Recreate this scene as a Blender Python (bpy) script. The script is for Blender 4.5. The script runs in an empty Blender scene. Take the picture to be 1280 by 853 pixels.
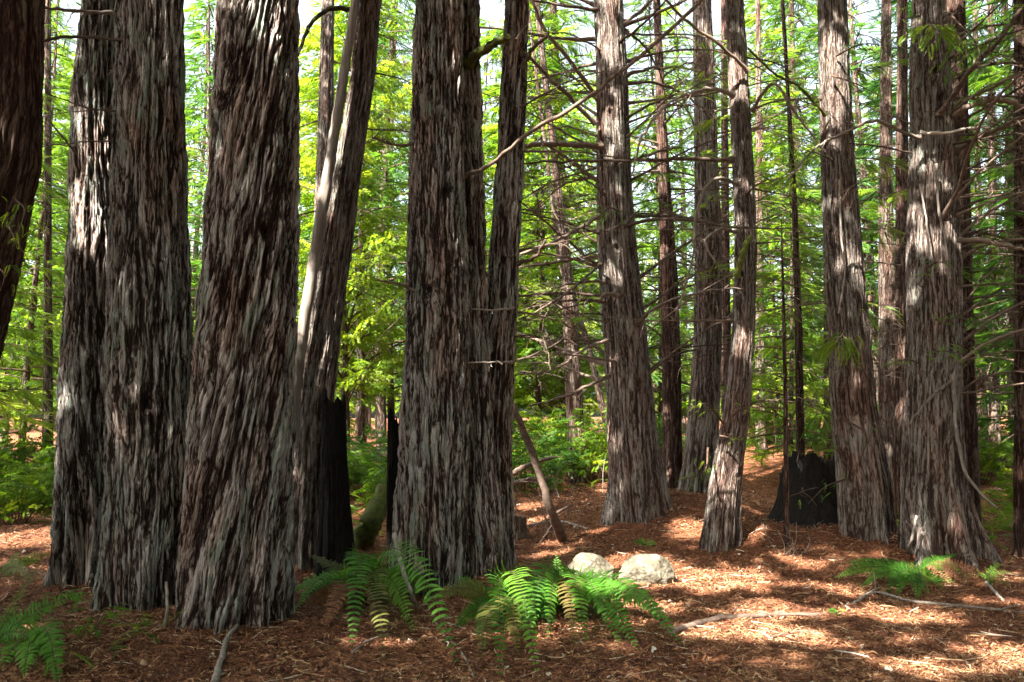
import bpy, math, random
import numpy as np
random.seed(7)
rng = np.random.default_rng(11)
S = bpy.context.scene
COL = S.collection
R = math.radians
PI = math.pi

# ------------------------------------------------------------------ camera
F = 1280 * 28.0 / 36.0
PITCH = R(5.4)
CAM = np.array([0.0, 0.0, 1.55])
cd = bpy.data.cameras.new('camera'); cam = bpy.data.objects.new('camera', cd); COL.objects.link(cam)
cd.lens = 28; cd.sensor_width = 36; cd.clip_start = 0.05; cd.clip_end = 3000
cam.location = CAM; cam.rotation_euler = (PI / 2 + PITCH, 0, 0)
S.camera = cam

def ray(px, py):
    u = (px - 640) / F; v = (426.5 - py) / F
    return np.array([u, math.cos(PITCH) - v * math.sin(PITCH), math.sin(PITCH) + v * math.cos(PITCH)])
def at(px, py, Y):
    d = ray(px, py)
    return CAM + d * (Y / d[1])

# ------------------------------------------------------------------ noise
_perm = np.random.default_rng(5).permutation(256).astype(np.int32)
_perm = np.concatenate([_perm, _perm, _perm])
_g = np.random.default_rng(6).normal(size=(256, 3)).astype(np.float32)
_g /= np.linalg.norm(_g, axis=1)[:, None]
def pn(x, y, z):
    x, y, z = np.broadcast_arrays(np.asarray(x, np.float32), np.asarray(y, np.float32), np.asarray(z, np.float32))
    xi = np.floor(x).astype(np.int32); yi = np.floor(y).astype(np.int32); zi = np.floor(z).astype(np.int32)
    fx = x - xi; fy = y - yi; fz = z - zi
    xi &= 255; yi &= 255; zi &= 255
    u = fx * fx * fx * (fx * (fx * 6 - 15) + 10)
    v = fy * fy * fy * (fy * (fy * 6 - 15) + 10)
    w = fz * fz * fz * (fz * (fz * 6 - 15) + 10)
    out = 0
    for a in (0, 1):
        A = _perm[xi + a]; wx = u if a else 1 - u
        for b in (0, 1):
            B = _perm[A + yi + b]; wy = v if b else 1 - v
            for c in (0, 1):
                G = _g[_perm[B + zi + c] & 255]; wz = w if c else 1 - w
                out = out + wx * wy * wz * (G[..., 0] * (fx - a) + G[..., 1] * (fy - b) + G[..., 2] * (fz - c))
    return out * 1.6
def sst(a, b, x):
    t = np.clip((x - a) / (b - a), 0, 1)
    return t * t * (3 - 2 * t)

# ------------------------------------------------------------------ terrain
MOUNDS = [(-2.4, 6.2, -.03, 1.2), (-1.0, 7.8, -.07, 1.0), (-.30, 8.1, .08, .5), (2.7, 11.9, .42, 1.0), (1.9, 10.9, .12, .6),
          (3.05, 9.9, .20, .5), (4.1, 8.9, .10, .8), (4.0, 9.6, .22, .6), (-5.5, 9, .12, 1.5), (1.3, 8.6, .03, .8), (-3.2, 4.6, .05, .8)] + [(x, y, .055, .46) for x, y in ((-2.87, 6.3), (-2.05, 5.9), (-3.76, 7.1), (-.74, 7.4), (-.42, 7.75), (-.19, 8.1), (1.69, 10.8), (2.45, 9.35), (4.1, 9.2), (4.57, 8.6))]
def h(x, y):
    x = np.asarray(x, float); y = np.asarray(y, float)
    z = 0.42 * sst(11, 19, y) + 0.5 * sst(20, 60, y) + 0.35 * sst(13, 20, y) * sst(1, 6, x)
    for mx, my, a, s in MOUNDS:
        z = z + a * np.exp(-((x - mx) ** 2 + (y - my) ** 2) / (2 * s * s))
    edge = 0.75 + 0.25 * np.sin(y * 1.7) + .1 * (y - 6)
    z = z + 0.0 * sst(edge + .45, edge - .45, x) * sst(9.5, 7.5, y)
    z = z + 0.045 * pn(x * .8, y * .8, 3.3) + 0.14 * pn(x * .16, y * .16, 8.1)
    return z
def hn(x, y):
    return h(x, y) + .016 * pn(x * 4.5, y * 4.5, 1.2) + .008 * pn(x * 13, y * 13, 4.4)
def ghit(px, py):
    d = ray(px, py)
    t = 2.0; last = 2.0
    while t < 80:
        p = CAM + d * t
        if p[2] < float(hn(p[0], p[1])):
            lo, hi = last, t
            for _ in range(20):
                m = (lo + hi) / 2; p = CAM + d * m
                if p[2] < float(hn(p[0], p[1])): hi = m
                else: lo = m
            return CAM + d * hi
        last = t; t += .12
    return CAM + d * t
def gz(x, y): return float(hn(x, y))

# ------------------------------------------------------------------ mesh building
class MB:
    def __init__(s): s.V = []; s.Q = []; s.T = []; s.A = []; s.MQ = []; s.MT = []; s.n = 0; s.grain = None
    def add(s, V, Q=None, T=None, a=0.5, m=0):
        V = np.asarray(V, np.float32); s.V.append(V)
        s.A.append(np.broadcast_to(np.asarray(a, np.float32), (len(V),)).copy())
        if Q is not None and len(Q): s.Q.append(np.asarray(Q, np.int32) + s.n); s.MQ.append(np.full(len(Q), m, np.int32))
        if T is not None and len(T): s.T.append(np.asarray(T, np.int32) + s.n); s.MT.append(np.full(len(T), m, np.int32))
        s.n += len(V)
    def mesh(s, name, mats, origin=(0, 0, 0), smooth=True):
        V = np.concatenate(s.V) - np.asarray(origin, np.float32); A = np.concatenate(s.A)
        Q = np.concatenate(s.Q) if s.Q else np.zeros((0, 4), np.int32)
        T = np.concatenate(s.T) if s.T else np.zeros((0, 3), np.int32)
        mi = np.concatenate((s.MQ + s.MT)) if (s.MQ or s.MT) else np.zeros(0, np.int32)
        me = bpy.data.meshes.new(name)
        me.vertices.add(len(V)); me.vertices.foreach_set('co', V.ravel())
        nl = len(Q) * 4 + len(T) * 3
        me.loops.add(nl); me.loops.foreach_set('vertex_index', np.concatenate([Q.ravel(), T.ravel()]))
        me.polygons.add(len(Q) + len(T))
        ls = np.concatenate([np.arange(len(Q)) * 4, len(Q) * 4 + np.arange(len(T)) * 3]).astype(np.int32)
        me.polygons.foreach_set('loop_start', ls)
        me.polygons.foreach_set('material_index', mi)
        me.polygons.foreach_set('use_smooth', np.full(len(ls), smooth))
        at_ = me.attributes.new('tone', 'FLOAT', 'POINT'); at_.data.foreach_set('value', A)
        ml_ = mats if isinstance(mats, (list, tuple)) else [mats]
        if any('bark' in m.name for m in ml_):
            gr = me.attributes.new('grain', 'FLOAT_VECTOR', 'POINT'); gr.data.foreach_set('vector', (V if s.grain is None else np.asarray(s.grain, np.float32)).ravel().astype(np.float32))
        for m in (mats if isinstance(mats, (list, tuple)) else [mats]): me.materials.append(m)
        me.update(calc_edges=True)
        return me
    def obj(s, name, mats, parent=None, origin=None, smooth=True):
        o0 = np.array(parent.location) if (parent is not None and origin is None) else (np.zeros(3) if origin is None else np.asarray(origin, float))
        o = bpy.data.objects.new(name, s.mesh(name, mats, o0, smooth)); COL.objects.link(o)
        if parent is not None:
            o.parent = parent
        else: o.location = o0
        return o
def tag(o, label=None, cat=None, group=None, kind=None):
    if label: o['label'] = label
    if cat: o['category'] = cat
    if group: o['group'] = group
    if kind: o['kind'] = kind
    return o
def empty(name, loc, label, cat, group=None):
    o = bpy.data.objects.new(name, None); COL.objects.link(o); o.location = [float(v) for v in loc]
    o.empty_display_size = .2
    return tag(o, label, cat, group)
def sub(o, name, mb, mat, parent_loc):   # a sub-part
    c = mb.obj(name, mat, None, parent_loc); c.location = (0, 0, 0); c.parent = o
    return c

def tube(mb, P, rad, n=7, a=.5, m=0, rough=0, cap=True):
    P = np.asarray(P, float); k = len(P); rad = np.broadcast_to(np.asarray(rad, float), (k,))
    T = np.gradient(P, axis=0); T /= np.linalg.norm(T, axis=1)[:, None] + 1e-9
    ref = np.array([0, 0, 1.0]) if abs(T[0][2]) < .8 else np.array([1.0, 0, 0])
    X = np.cross(ref, T); X /= np.linalg.norm(X, axis=1)[:, None] + 1e-9
    Y = np.cross(T, X)
    th = np.arange(n) * 2 * PI / n
    rr = rad[:, None] * (1 + (rough * rng.normal(size=(k, n)) if rough else 0))
    V = P[:, None, :] + rr[..., None] * (np.cos(th)[None, :, None] * X[:, None, :] + np.sin(th)[None, :, None] * Y[:, None, :])
    V = V.reshape(-1, 3)
    i = np.arange(k - 1)[:, None] * n; j = np.arange(n)[None, :]; j2 = (j + 1) % n
    Q = np.stack([i + j, i + j2, i + n + j2, i + n + j], -1).reshape(-1, 4)
    Tt = None
    if cap:
        jj = np.arange(n); jn = (jj + 1) % n; b = k * n
        V = np.concatenate([V, V[:n], V[-n:], P[:1], P[-1:]]); c0 = b + 2 * n; c1 = c0 + 1
        Tt = np.concatenate([np.stack([np.full(n, c0), b + jn, b + jj], -1), np.stack([np.full(n, c1), b + n + jj, b + n + jn], -1)])
    mb.add(V, Q, Tt, a, m)
def smoothpath(P, n):
    P = np.asarray(P, float); k = len(P)
    d = np.concatenate([[0], np.cumsum(np.linalg.norm(np.diff(P, axis=0), axis=1))]); t = np.linspace(0, d[-1], n)
    M = np.gradient(P, d, axis=0) if k > 2 else np.repeat((P[1:] - P[:1]) / d[-1], 2, 0)
    i = np.clip(np.searchsorted(d, t, 'right') - 1, 0, k - 2); hh = (d[i + 1] - d[i])[:, None]; s = ((t - d[i])[:, None]) / hh
    return ((2 * s**3 - 3 * s**2 + 1) * P[i] + (s**3 - 2 * s**2 + s) * hh * M[i] + (-2 * s**3 + 3 * s**2) * P[i + 1] + (s**3 - s**2) * hh * M[i + 1])

# ------------------------------------------------------------------ materials
def mat(name):
    m = bpy.data.materials.new(name); m.use_nodes = True
    nt = m.node_tree; nt.nodes.clear()
    out = nt.nodes.new('ShaderNodeOutputMaterial')
    return m, nt, out
def N(nt, t, **kw):
    n = nt.nodes.new(t)
    for k, v in kw.items():
        if k in n.inputs: n.inputs[k].default_value = v
        else: setattr(n, k, v)
    return n
def ramp(nt, stops):
    r = nt.nodes.new('ShaderNodeValToRGB'); e = r.color_ramp.elements
    while len(e) > 1: e.remove(e[0])
    e[0].position = stops[0][0]; e[0].color = (*stops[0][1], 1)
    for p, c in stops[1:]:
        q = e.new(p); q.color = (*c, 1)
    return r
def noise(nt, vec, scale, detail=4, rough=.55, stretch=None):
    L = nt.links
    if stretch:
        mp = N(nt, 'ShaderNodeMapping'); mp.inputs['Scale'].default_value = stretch; L.new(vec, mp.inputs['Vector']); vec = mp.outputs[0]
    n = N(nt, 'ShaderNodeTexNoise', Scale=scale, Detail=detail, Roughness=rough); L.new(vec, n.inputs['Vector'])
    return n.outputs['Fac']
def mixc(nt, fac, a, b, mode='MIX'):
    n = nt.nodes.new('ShaderNodeMix'); n.data_type = 'RGBA'; n.blend_type = mode
    for s, v in ((0, fac), (6, a), (7, b)):
        if hasattr(v, 'is_linked') or isinstance(v, bpy.types.NodeSocket): nt.links.new(v, n.inputs[s])
        elif isinstance(v, (int, float)): n.inputs[s].default_value = v
        else: n.inputs[s].default_value = (*v, 1)
    return n.outputs[2]
def math_(nt, op, a, b=0.0, clamp=False):
    n = nt.nodes.new('ShaderNodeMath'); n.operation = op; n.use_clamp = clamp
    for i, v in enumerate((a, b)):
        if isinstance(v, bpy.types.NodeSocket): nt.links.new(v, n.inputs[i])
        else: n.inputs[i].default_value = v
    return n.outputs[0]

def bark_mat(name, deep, mid, light, lich=(.19, .27, .22), lichen=.5, sc=1.0, ck=1.0):
    m, nt, out = mat(name); L = nt.links
    g0 = N(nt, 'ShaderNodeAttribute', attribute_name='grain').outputs['Vector']
    at_ = N(nt, 'ShaderNodeAttribute', attribute_name='tone'); tone = at_.outputs['Fac']
    # wander the grain
    wn_ = N(nt, 'ShaderNodeTexNoise', Scale=2.6, Detail=3); L.new(g0, wn_.inputs['Vector'])
    sb = nt.nodes.new('ShaderNodeVectorMath'); sb.operation = 'SUBTRACT'; L.new(wn_.outputs['Color'], sb.inputs[0]); sb.inputs[1].default_value = (.5, .5, .5)
    ml = nt.nodes.new('ShaderNodeVectorMath'); ml.operation = 'MULTIPLY'; L.new(sb.outputs[0], ml.inputs[0]); ml.inputs[1].default_value = (.13, .13, .25)
    ad = nt.nodes.new('ShaderNodeVectorMath'); ad.operation = 'ADD'; L.new(g0, ad.inputs[0]); L.new(ml.outputs[0], ad.inputs[1]); g = ad.outputs[0]
    def crack(k, kz, w):
        mp = N(nt, 'ShaderNodeMapping'); mp.inputs['Scale'].default_value = (k * sc, k * sc, kz * sc); L.new(g, mp.inputs['Vector'])
        v = nt.nodes.new('ShaderNodeTexVoronoi'); v.feature = 'DISTANCE_TO_EDGE'; v.inputs['Scale'].default_value = 1; L.new(mp.outputs[0], v.inputs['Vector'])
        r_ = ramp(nt, [(0, (0, 0, 0)), (w, (1, 1, 1))]); L.new(v.outputs['Distance'], r_.inputs[0])
        v2 = nt.nodes.new('ShaderNodeTexVoronoi'); v2.inputs['Scale'].default_value = 1; L.new(mp.outputs[0], v2.inputs['Vector'])
        sp = nt.nodes.new('ShaderNodeSeparateColor'); L.new(v2.outputs['Color'], sp.inputs[0])
        return r_.outputs[0], sp.outputs[0]
    c1, id1 = crack(15, 1.35, .12); c2, id2 = crack(42, 5.2, .18)
    n1 = noise(nt, g, 1.0, 7, .72, (34, 34, 4.2)); n2 = noise(nt, g, 1.0, 4, .6, (4, 4, 1.2)); n3 = noise(nt, g, 1.0, 6, .7, (100, 100, 15))
    f = math_(nt, 'ADD', tone, math_(nt, 'MULTIPLY', math_(nt, 'SUBTRACT', n1, .5), 1.5))
    f = math_(nt, 'ADD', f, math_(nt, 'MULTIPLY', math_(nt, 'SUBTRACT', n2, .5), .7))
    f = math_(nt, 'ADD', f, math_(nt, 'MULTIPLY', math_(nt, 'SUBTRACT', id1, .5), .32))
    f = math_(nt, 'ADD', f, math_(nt, 'MULTIPLY', math_(nt, 'SUBTRACT', id2, .5), .28))
    f = math_(nt, 'ADD', f, math_(nt, 'MULTIPLY', math_(nt, 'SUBTRACT', n3, .5), 1.5))
    f = math_(nt, 'SUBTRACT', f, math_(nt, 'MULTIPLY', math_(nt, 'SUBTRACT', 1.0, c1), .46 * ck))
    f = math_(nt, 'SUBTRACT', f, math_(nt, 'MULTIPLY', math_(nt, 'SUBTRACT', 1.0, c2), .26 * ck))
    r = ramp(nt, [(0.02, deep), (.30, mid), (.62, light), (1.0, tuple(min(1, c * 1.5) for c in light))]); L.new(f, r.inputs[0])
    # red fresh bark in broad patches
    rm = noise(nt, g0, 1.0, 4, .6, (3, 3, .9)); rr_ = ramp(nt, [(.5, (0, 0, 0)), (.66, (1, 1, 1))]); L.new(rm, rr_.inputs[0])
    c = mixc(nt, math_(nt, 'MULTIPLY', rr_.outputs[0], .55), r.outputs[0], mixc(nt, 1.0, r.outputs[0], (1.15, .72, .58), 'MULTIPLY'))
    lm = noise(nt, g0, 1.0, 6, .75, (5.5, 5.5, 2.2)); lr = ramp(nt, [(.50, (0, 0, 0)), (.60, (1, 1, 1))]); L.new(lm, lr.inputs[0])
    lf = math_(nt, 'MULTIPLY', lr.outputs[0], math_(nt, 'MULTIPLY', f, lichen * 1.2), True)
    c = mixc(nt, lf, c, lich)
    hgt = math_(nt, 'ADD', math_(nt, 'MULTIPLY', c1, .55), math_(nt, 'MULTIPLY', c2, .32))
    hgt = math_(nt, 'ADD', hgt, math_(nt, 'ADD', math_(nt, 'MULTIPLY', n1, .9), math_(nt, 'MULTIPLY', n3, .55)))
    hgt = math_(nt, 'ADD', hgt, math_(nt, 'MULTIPLY', id1, .3))
    b = N(nt, 'ShaderNodeBump', Strength=1.0, Distance=.022 / sc); L.new(hgt, b.inputs['Height'])
    p = N(nt, 'ShaderNodeBsdfPrincipled', Roughness=.9); p.inputs['Specular IOR Level'].default_value = .2
    L.new(c, p.inputs['Base Color']); L.new(b.outputs[0], p.inputs['Normal']); L.new(p.outputs[0], out.inputs[0])
    return m
def simple_mat(name, c1, c2, scale=8, stretch=None, rough=.85, bump=.4, dist=.01, third=None):
    m, nt, out = mat(name); L = nt.links
    tc = N(nt, 'ShaderNodeTexCoord'); g = tc.outputs['Object']
    at_ = N(nt, 'ShaderNodeAttribute', attribute_name='tone')
    n1 = noise(nt, g, scale, 6, .62, stretch)
    f = math_(nt, 'ADD', n1, math_(nt, 'MULTIPLY', math_(nt, 'SUBTRACT', at_.outputs['Fac'], .5), .8))
    st = [(.32, c1), (.68, c2)] + ([(.85, third)] if third else [])
    r = ramp(nt, st); L.new(f, r.inputs[0])
    p = N(nt, 'ShaderNodeBsdfPrincipled', Roughness=rough); p.inputs['Specular IOR Level'].default_value = .25
    b = N(nt, 'ShaderNodeBump', Strength=bump, Distance=dist); L.new(n1, b.inputs['Height'])
    L.new(r.outputs[0], p.inputs['Base Color']); L.new(b.outputs[0], p.inputs['Normal']); L.new(p.outputs[0], out.inputs[0])
    return m
def leaf_mat(name, dark, mid, light, trans=.5, rough=.5):
    m, nt, out = mat(name); L = nt.links
    at_ = N(nt, 'ShaderNodeAttribute', attribute_name='tone')
    oi = N(nt, 'ShaderNodeObjectInfo')
    f = math_(nt, 'ADD', at_.outputs['Fac'], math_(nt, 'MULTIPLY', math_(nt, 'SUBTRACT', oi.outputs['Random'], .5), .55))
    r = ramp(nt, [(0.0, dark), (.5, mid), (1.0, light)]); L.new(f, r.inputs[0])
    p = N(nt, 'ShaderNodeBsdfPrincipled', Roughness=rough); p.inputs['Specular IOR Level'].default_value = .2
    L.new(r.outputs[0], p.inputs['Base Color'])
    t = N(nt, 'ShaderNodeBsdfTranslucent')
    tcol = mixc(nt, 1.0, r.outputs[0], (1.9, 1.8, .7), 'MULTIPLY'); L.new(tcol, t.inputs['Color'])
    mx = N(nt, 'ShaderNodeMixShader', Fac=trans); L.new(p.outputs[0], mx.inputs[1]); L.new(t.outputs[0], mx.inputs[2])
    L.new(mx.outputs[0], out.inputs[0])
    return m

M_bark = bark_mat('redwood_bark', (.026, .014, .011), (.18, .135, .118), (.36, .33, .31), lichen=.75)
M_bark_grey = bark_mat('grey_redwood_bark', (.028, .018, .014), (.20, .162, .145), (.37, .352, .33), lichen=1.0)
M_bark_brown = bark_mat('brown_redwood_bark', (.038, .023, .018), (.135, .102, .088), (.235, .205, .185), lichen=.45, sc=1.5, ck=.6)
M_bark_red = bark_mat('red_redwood_bark', (.03, .013, .009), (.075, .042, .032), (.13, .09, .07), lichen=.1)
M_bark_far = bark_mat('far_bark', (.05, .028, .02), (.11, .075, .06), (.19, .155, .13), lichen=.3)
M_char = simple_mat('charred_wood', (.004, .0035, .003), (.018, .014, .012), 1, (26, 26, 9), .97, 1.0, .03, (.05, .03, .02))
M_deadwood = simple_mat('dead_branch_wood', (.07, .045, .034), (.19, .14, .11), 1, (18, 18, 18), .9, .5, .004)
M_palewood = simple_mat('pale_dead_wood', (.16, .13, .105), (.36, .31, .265), 1, (18, 18, 8), .9, .5, .004)
M_greywood = simple_mat('weathered_grey_wood', (.11, .085, .07), (.30, .26, .225), 1, (30, 30, 1.2), .85, .6, .008)
M_twig = simple_mat('twig_wood', (.05, .03, .02), (.12, .075, .05), 20)
M_moss = simple_mat('mossy_wood', (.05, .045, .02), (.13, .17, .03), 1, (14, 14, 14), .95, .8, .01, (.22, .24, .06))
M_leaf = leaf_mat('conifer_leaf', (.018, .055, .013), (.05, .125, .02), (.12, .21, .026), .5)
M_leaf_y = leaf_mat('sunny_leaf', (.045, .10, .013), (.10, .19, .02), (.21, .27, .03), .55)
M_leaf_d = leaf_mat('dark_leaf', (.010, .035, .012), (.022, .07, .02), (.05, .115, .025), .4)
M_fern = leaf_mat('fern_leaf', (.028, .095, .012), (.062, .175, .017), (.125, .26, .026), .4, .6)
M_fernold = leaf_mat('old_fern_leaf', (.05, .06, .018), (.10, .11, .025), (.16, .12, .04), .35, .6)
M_fern_dry = leaf_mat('dry_fern_leaf', (.10, .04, .02), (.18, .08, .04), (.26, .14, .07), .2, .8)

# ground
def ground_mat():
    m, nt, out = mat('needle_ground'); L = nt.links
    g = N(nt, 'ShaderNodeTexCoord').outputs['Object']
    n1 = noise(nt, g, 1.1, 5, .6); n2 = noise(nt, g, 26, 6, .7); n3 = noise(nt, g, 110, 3, .6); n4 = noise(nt, g, 5, 5, .65)
    f = math_(nt, 'ADD', math_(nt, 'MULTIPLY', n2, .6), math_(nt, 'MULTIPLY', n3, .4))
    r = ramp(nt, [(.30, (.045, .018, .010)), (.46, (.14, .055, .028)), (.58, (.23, .10, .052)), (.74, (.34, .19, .11))]); L.new(f, r.inputs[0])
    r2 = ramp(nt, [(.38, (.55, .5, .48)), (.62, (1.1, 1.05, 1.0))]); L.new(n4, r2.inputs[0])
    c = mixc(nt, 1.0, r.outputs[0], r2.outputs[0], 'MULTIPLY')
    mm = ramp(nt, [(.60, (0, 0, 0)), (.72, (1, 1, 1))]); L.new(n1, mm.inputs[0])
    c = mixc(nt, math_(nt, 'MULTIPLY', mm.outputs[0], .35), c, (.10, .085, .05))
    p = N(nt, 'ShaderNodeBsdfPrincipled', Roughness=.95); p.inputs['Specular IOR Level'].default_value = .15
    b = N(nt, 'ShaderNodeBump', Strength=.9, Distance=.02); L.new(f, b.inputs['Height'])
    L.new(c, p.inputs['Base Color']); L.new(b.outputs[0], p.inputs['Normal']); L.new(p.outputs[0], out.inputs[0])
    return m
M_ground = ground_mat()
def litter_mat():
    m, nt, out = mat('needle_litter'); L = nt.links
    at_ = N(nt, 'ShaderNodeAttribute', attribute_name='tone')
    r = ramp(nt, [(0.0, (.035, .013, .008)), (.3, (.12, .045, .024)), (.6, (.24, .108, .050)), (.85, (.42, .26, .14)), (.95, (.40, .31, .22)), (1.0, (.5, .46, .4))])
    L.new(at_.outputs['Fac'], r.inputs[0])
    p = N(nt, 'ShaderNodeBsdfPrincipled', Roughness=.85); p.inputs['Specular IOR Level'].default_value = .25
    L.new(r.outputs[0], p.inputs['Base Color']); L.new(p.outputs[0], out.inputs[0])
    return m
M_litter = litter_mat()

# ------------------------------------------------------------------ world, sun
SUN_EL = R(48); SUN_AZ = R(-141)      # azimuth measured from +Y, negative to the left
sd = np.array([math.sin(SUN_AZ) * math.cos(SUN_EL), math.cos(SUN_AZ) * math.cos(SUN_EL), math.sin(SUN_EL)])
W = bpy.data.worlds.new('World'); S.world = W; W.use_nodes = True
wn = W.node_tree; bg = wn.nodes['Background']
sky = wn.nodes.new('ShaderNodeTexSky'); sky.sky_type = 'NISHITA'; sky.sun_disc = False
sky.sun_elevation = SUN_EL; sky.sun_rotation = SUN_AZ; sky.air_density = 1.0; sky.dust_density = 7.0; sky.ozone_density = 1
hs = wn.nodes.new('ShaderNodeHueSaturation'); hs.inputs['Saturation'].default_value = .55; wn.links.new(sky.outputs[0], hs.inputs['Color']); wn.links.new(hs.outputs[0], bg.inputs[0]); bg.inputs[1].default_value = .13
sl = bpy.data.lights.new('sun', 'SUN'); sun = bpy.data.objects.new('sun', sl); COL.objects.link(sun)
sl.energy = 5.0; sl.angle = R(.5); sl.color = (1, .93, .82)
from mathutils import Vector, Matrix
sun.rotation_euler = Vector(sd).to_track_quat('Z', 'Y').to_euler()
sun.location = (-10, -5, 30)
S.view_settings.view_transform = 'Standard'; S.view_settings.look = 'None'; S.view_settings.gamma = 1
S.view_settings.exposure = 2.9

patches = []  # sunlit spots that the added canopy is cut open for
def pp(px, py, rx, ry):
    g = ghit(px, py); patches.append((g[0], g[1], rx, ry))
for x0, x1, y0, y1 in [(-30, 76, 662, 694), (806, 965, 711, 741), (700, 764, 690, 716), (772, 836, 692, 716), (868, 1012, 779, 802), (925, 1012, 752, 776), (1058, 1172, 763, 782), (1038, 1078, 734, 748),
    (1200, 1300, 811, 831), (1115, 1210, 829, 843), (1005, 1052, 801, 809), (640, 742, 643, 653), (645, 690, 660, 666), (648, 702, 674, 684), (655, 722, 690, 703), (848, 884, 640, 674), (715, 800, 748, 762), (800, 850, 755, 768), (980, 1000, 690, 706), (655, 700, 628, 636), (950, 1010, 560, 600), (770, 790, 590, 640), (905, 930, 450, 560)]:
    a = ghit((x0 + x1) / 2, y0); b = ghit((x0 + x1) / 2, y1); l = ghit(x0, (y0 + y1) / 2); r_ = ghit(x1, (y0 + y1) / 2)
    patches.append(((l[0] + r_[0]) / 2, (a[1] + b[1]) / 2, abs(r_[0] - l[0]) * .44, abs(a[1] - b[1]) * .42))
for px, py, Y, rr_ in [(262, 165, 5.6, .07), (222, 330, 6.0, .06), (268, 330, 5.5, .04), (365, 50, 5.6, .08), (120, 150, 6.9, .12), (110, 260, 6.9, .14), (516, 270, 7.2, .12), (512, 330, 7.2, .12), (514, 200, 7.2, .1), (762, 30, 10.5, .2), (765, 145, 10.5, .16), (790, 610, 10.4, .14), (885, 95, 11.7, .2), (882, 120, 11.7, .18), (924, 80, 9.2, .14), (930, 425, 9.2, .16), (905, 590, 9.1, .18), (898, 560, 9.1, .12),
    (1040, 50, 9.0, .14), (1042, 85, 9.0, .12), (1032, 130, 9.0, .1), (1105, 300, 13.3, .3), (1106, 360, 13.3, .3), (1150, 270, 8.3, .1), (632, 250, 8.0, .06), (388, 420, 8.3, .10), (396, 360, 8.3, .10), (1070, 330, 9.0, .05), (738, 704, 8.0, .24), (800, 708, 7.9, .24), (690, 762, 6.0, .10), (640, 765, 5.9, .07), (760, 770, 6.2, .08), (1150, 712, 7.6, .14), (1240, 715, 7.7, .08)]:
    q = at(px, py, Y); patches.append((q[0] - sd[0] / sd[2] * q[2], q[1] - sd[1] / sd[2] * q[2], rr_, rr_))
PA = np.array(patches); UX = sd[0] / sd[2]; UY = sd[1] / sd[2]
def sun_gap(pos, mg=.12):
    pos = np.asarray(pos); gx = pos[:, 0] - UX * pos[:, 2]; gy = pos[:, 1] - UY * pos[:, 2]; k = np.ones(len(pos), bool)
    for x, y, rx, ry in PA: k &= (((gx - x) / (rx + mg)) ** 2 + ((gy - y) / (ry + mg)) ** 2) > 1
    return k
# ------------------------------------------------------------------ ground sheet
def ground():
    tx = np.linspace(-5.3, 5.3, 760); xs = 2.2 * np.sinh(tx)
    ty = np.linspace(-4.9, 5.3, 740); ys = 6.5 + 2.2 * np.sinh(ty)
    X, Y = np.meshgrid(xs, ys); Z = hn(X, Y)
    V = np.stack([X, Y, Z], -1).reshape(-1, 3); nx = len(xs)
    i = np.arange(len(ys) - 1)[:, None] * nx; j = np.arange(nx - 1)[None]
    Q = np.stack([i + j, i + j + 1, i + nx + j + 1, i + nx + j], -1).reshape(-1, 4)
    mb = MB(); mb.add(V, Q); o = mb.obj('ground', M_ground); tag(o, kind='structure')
ground()

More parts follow.
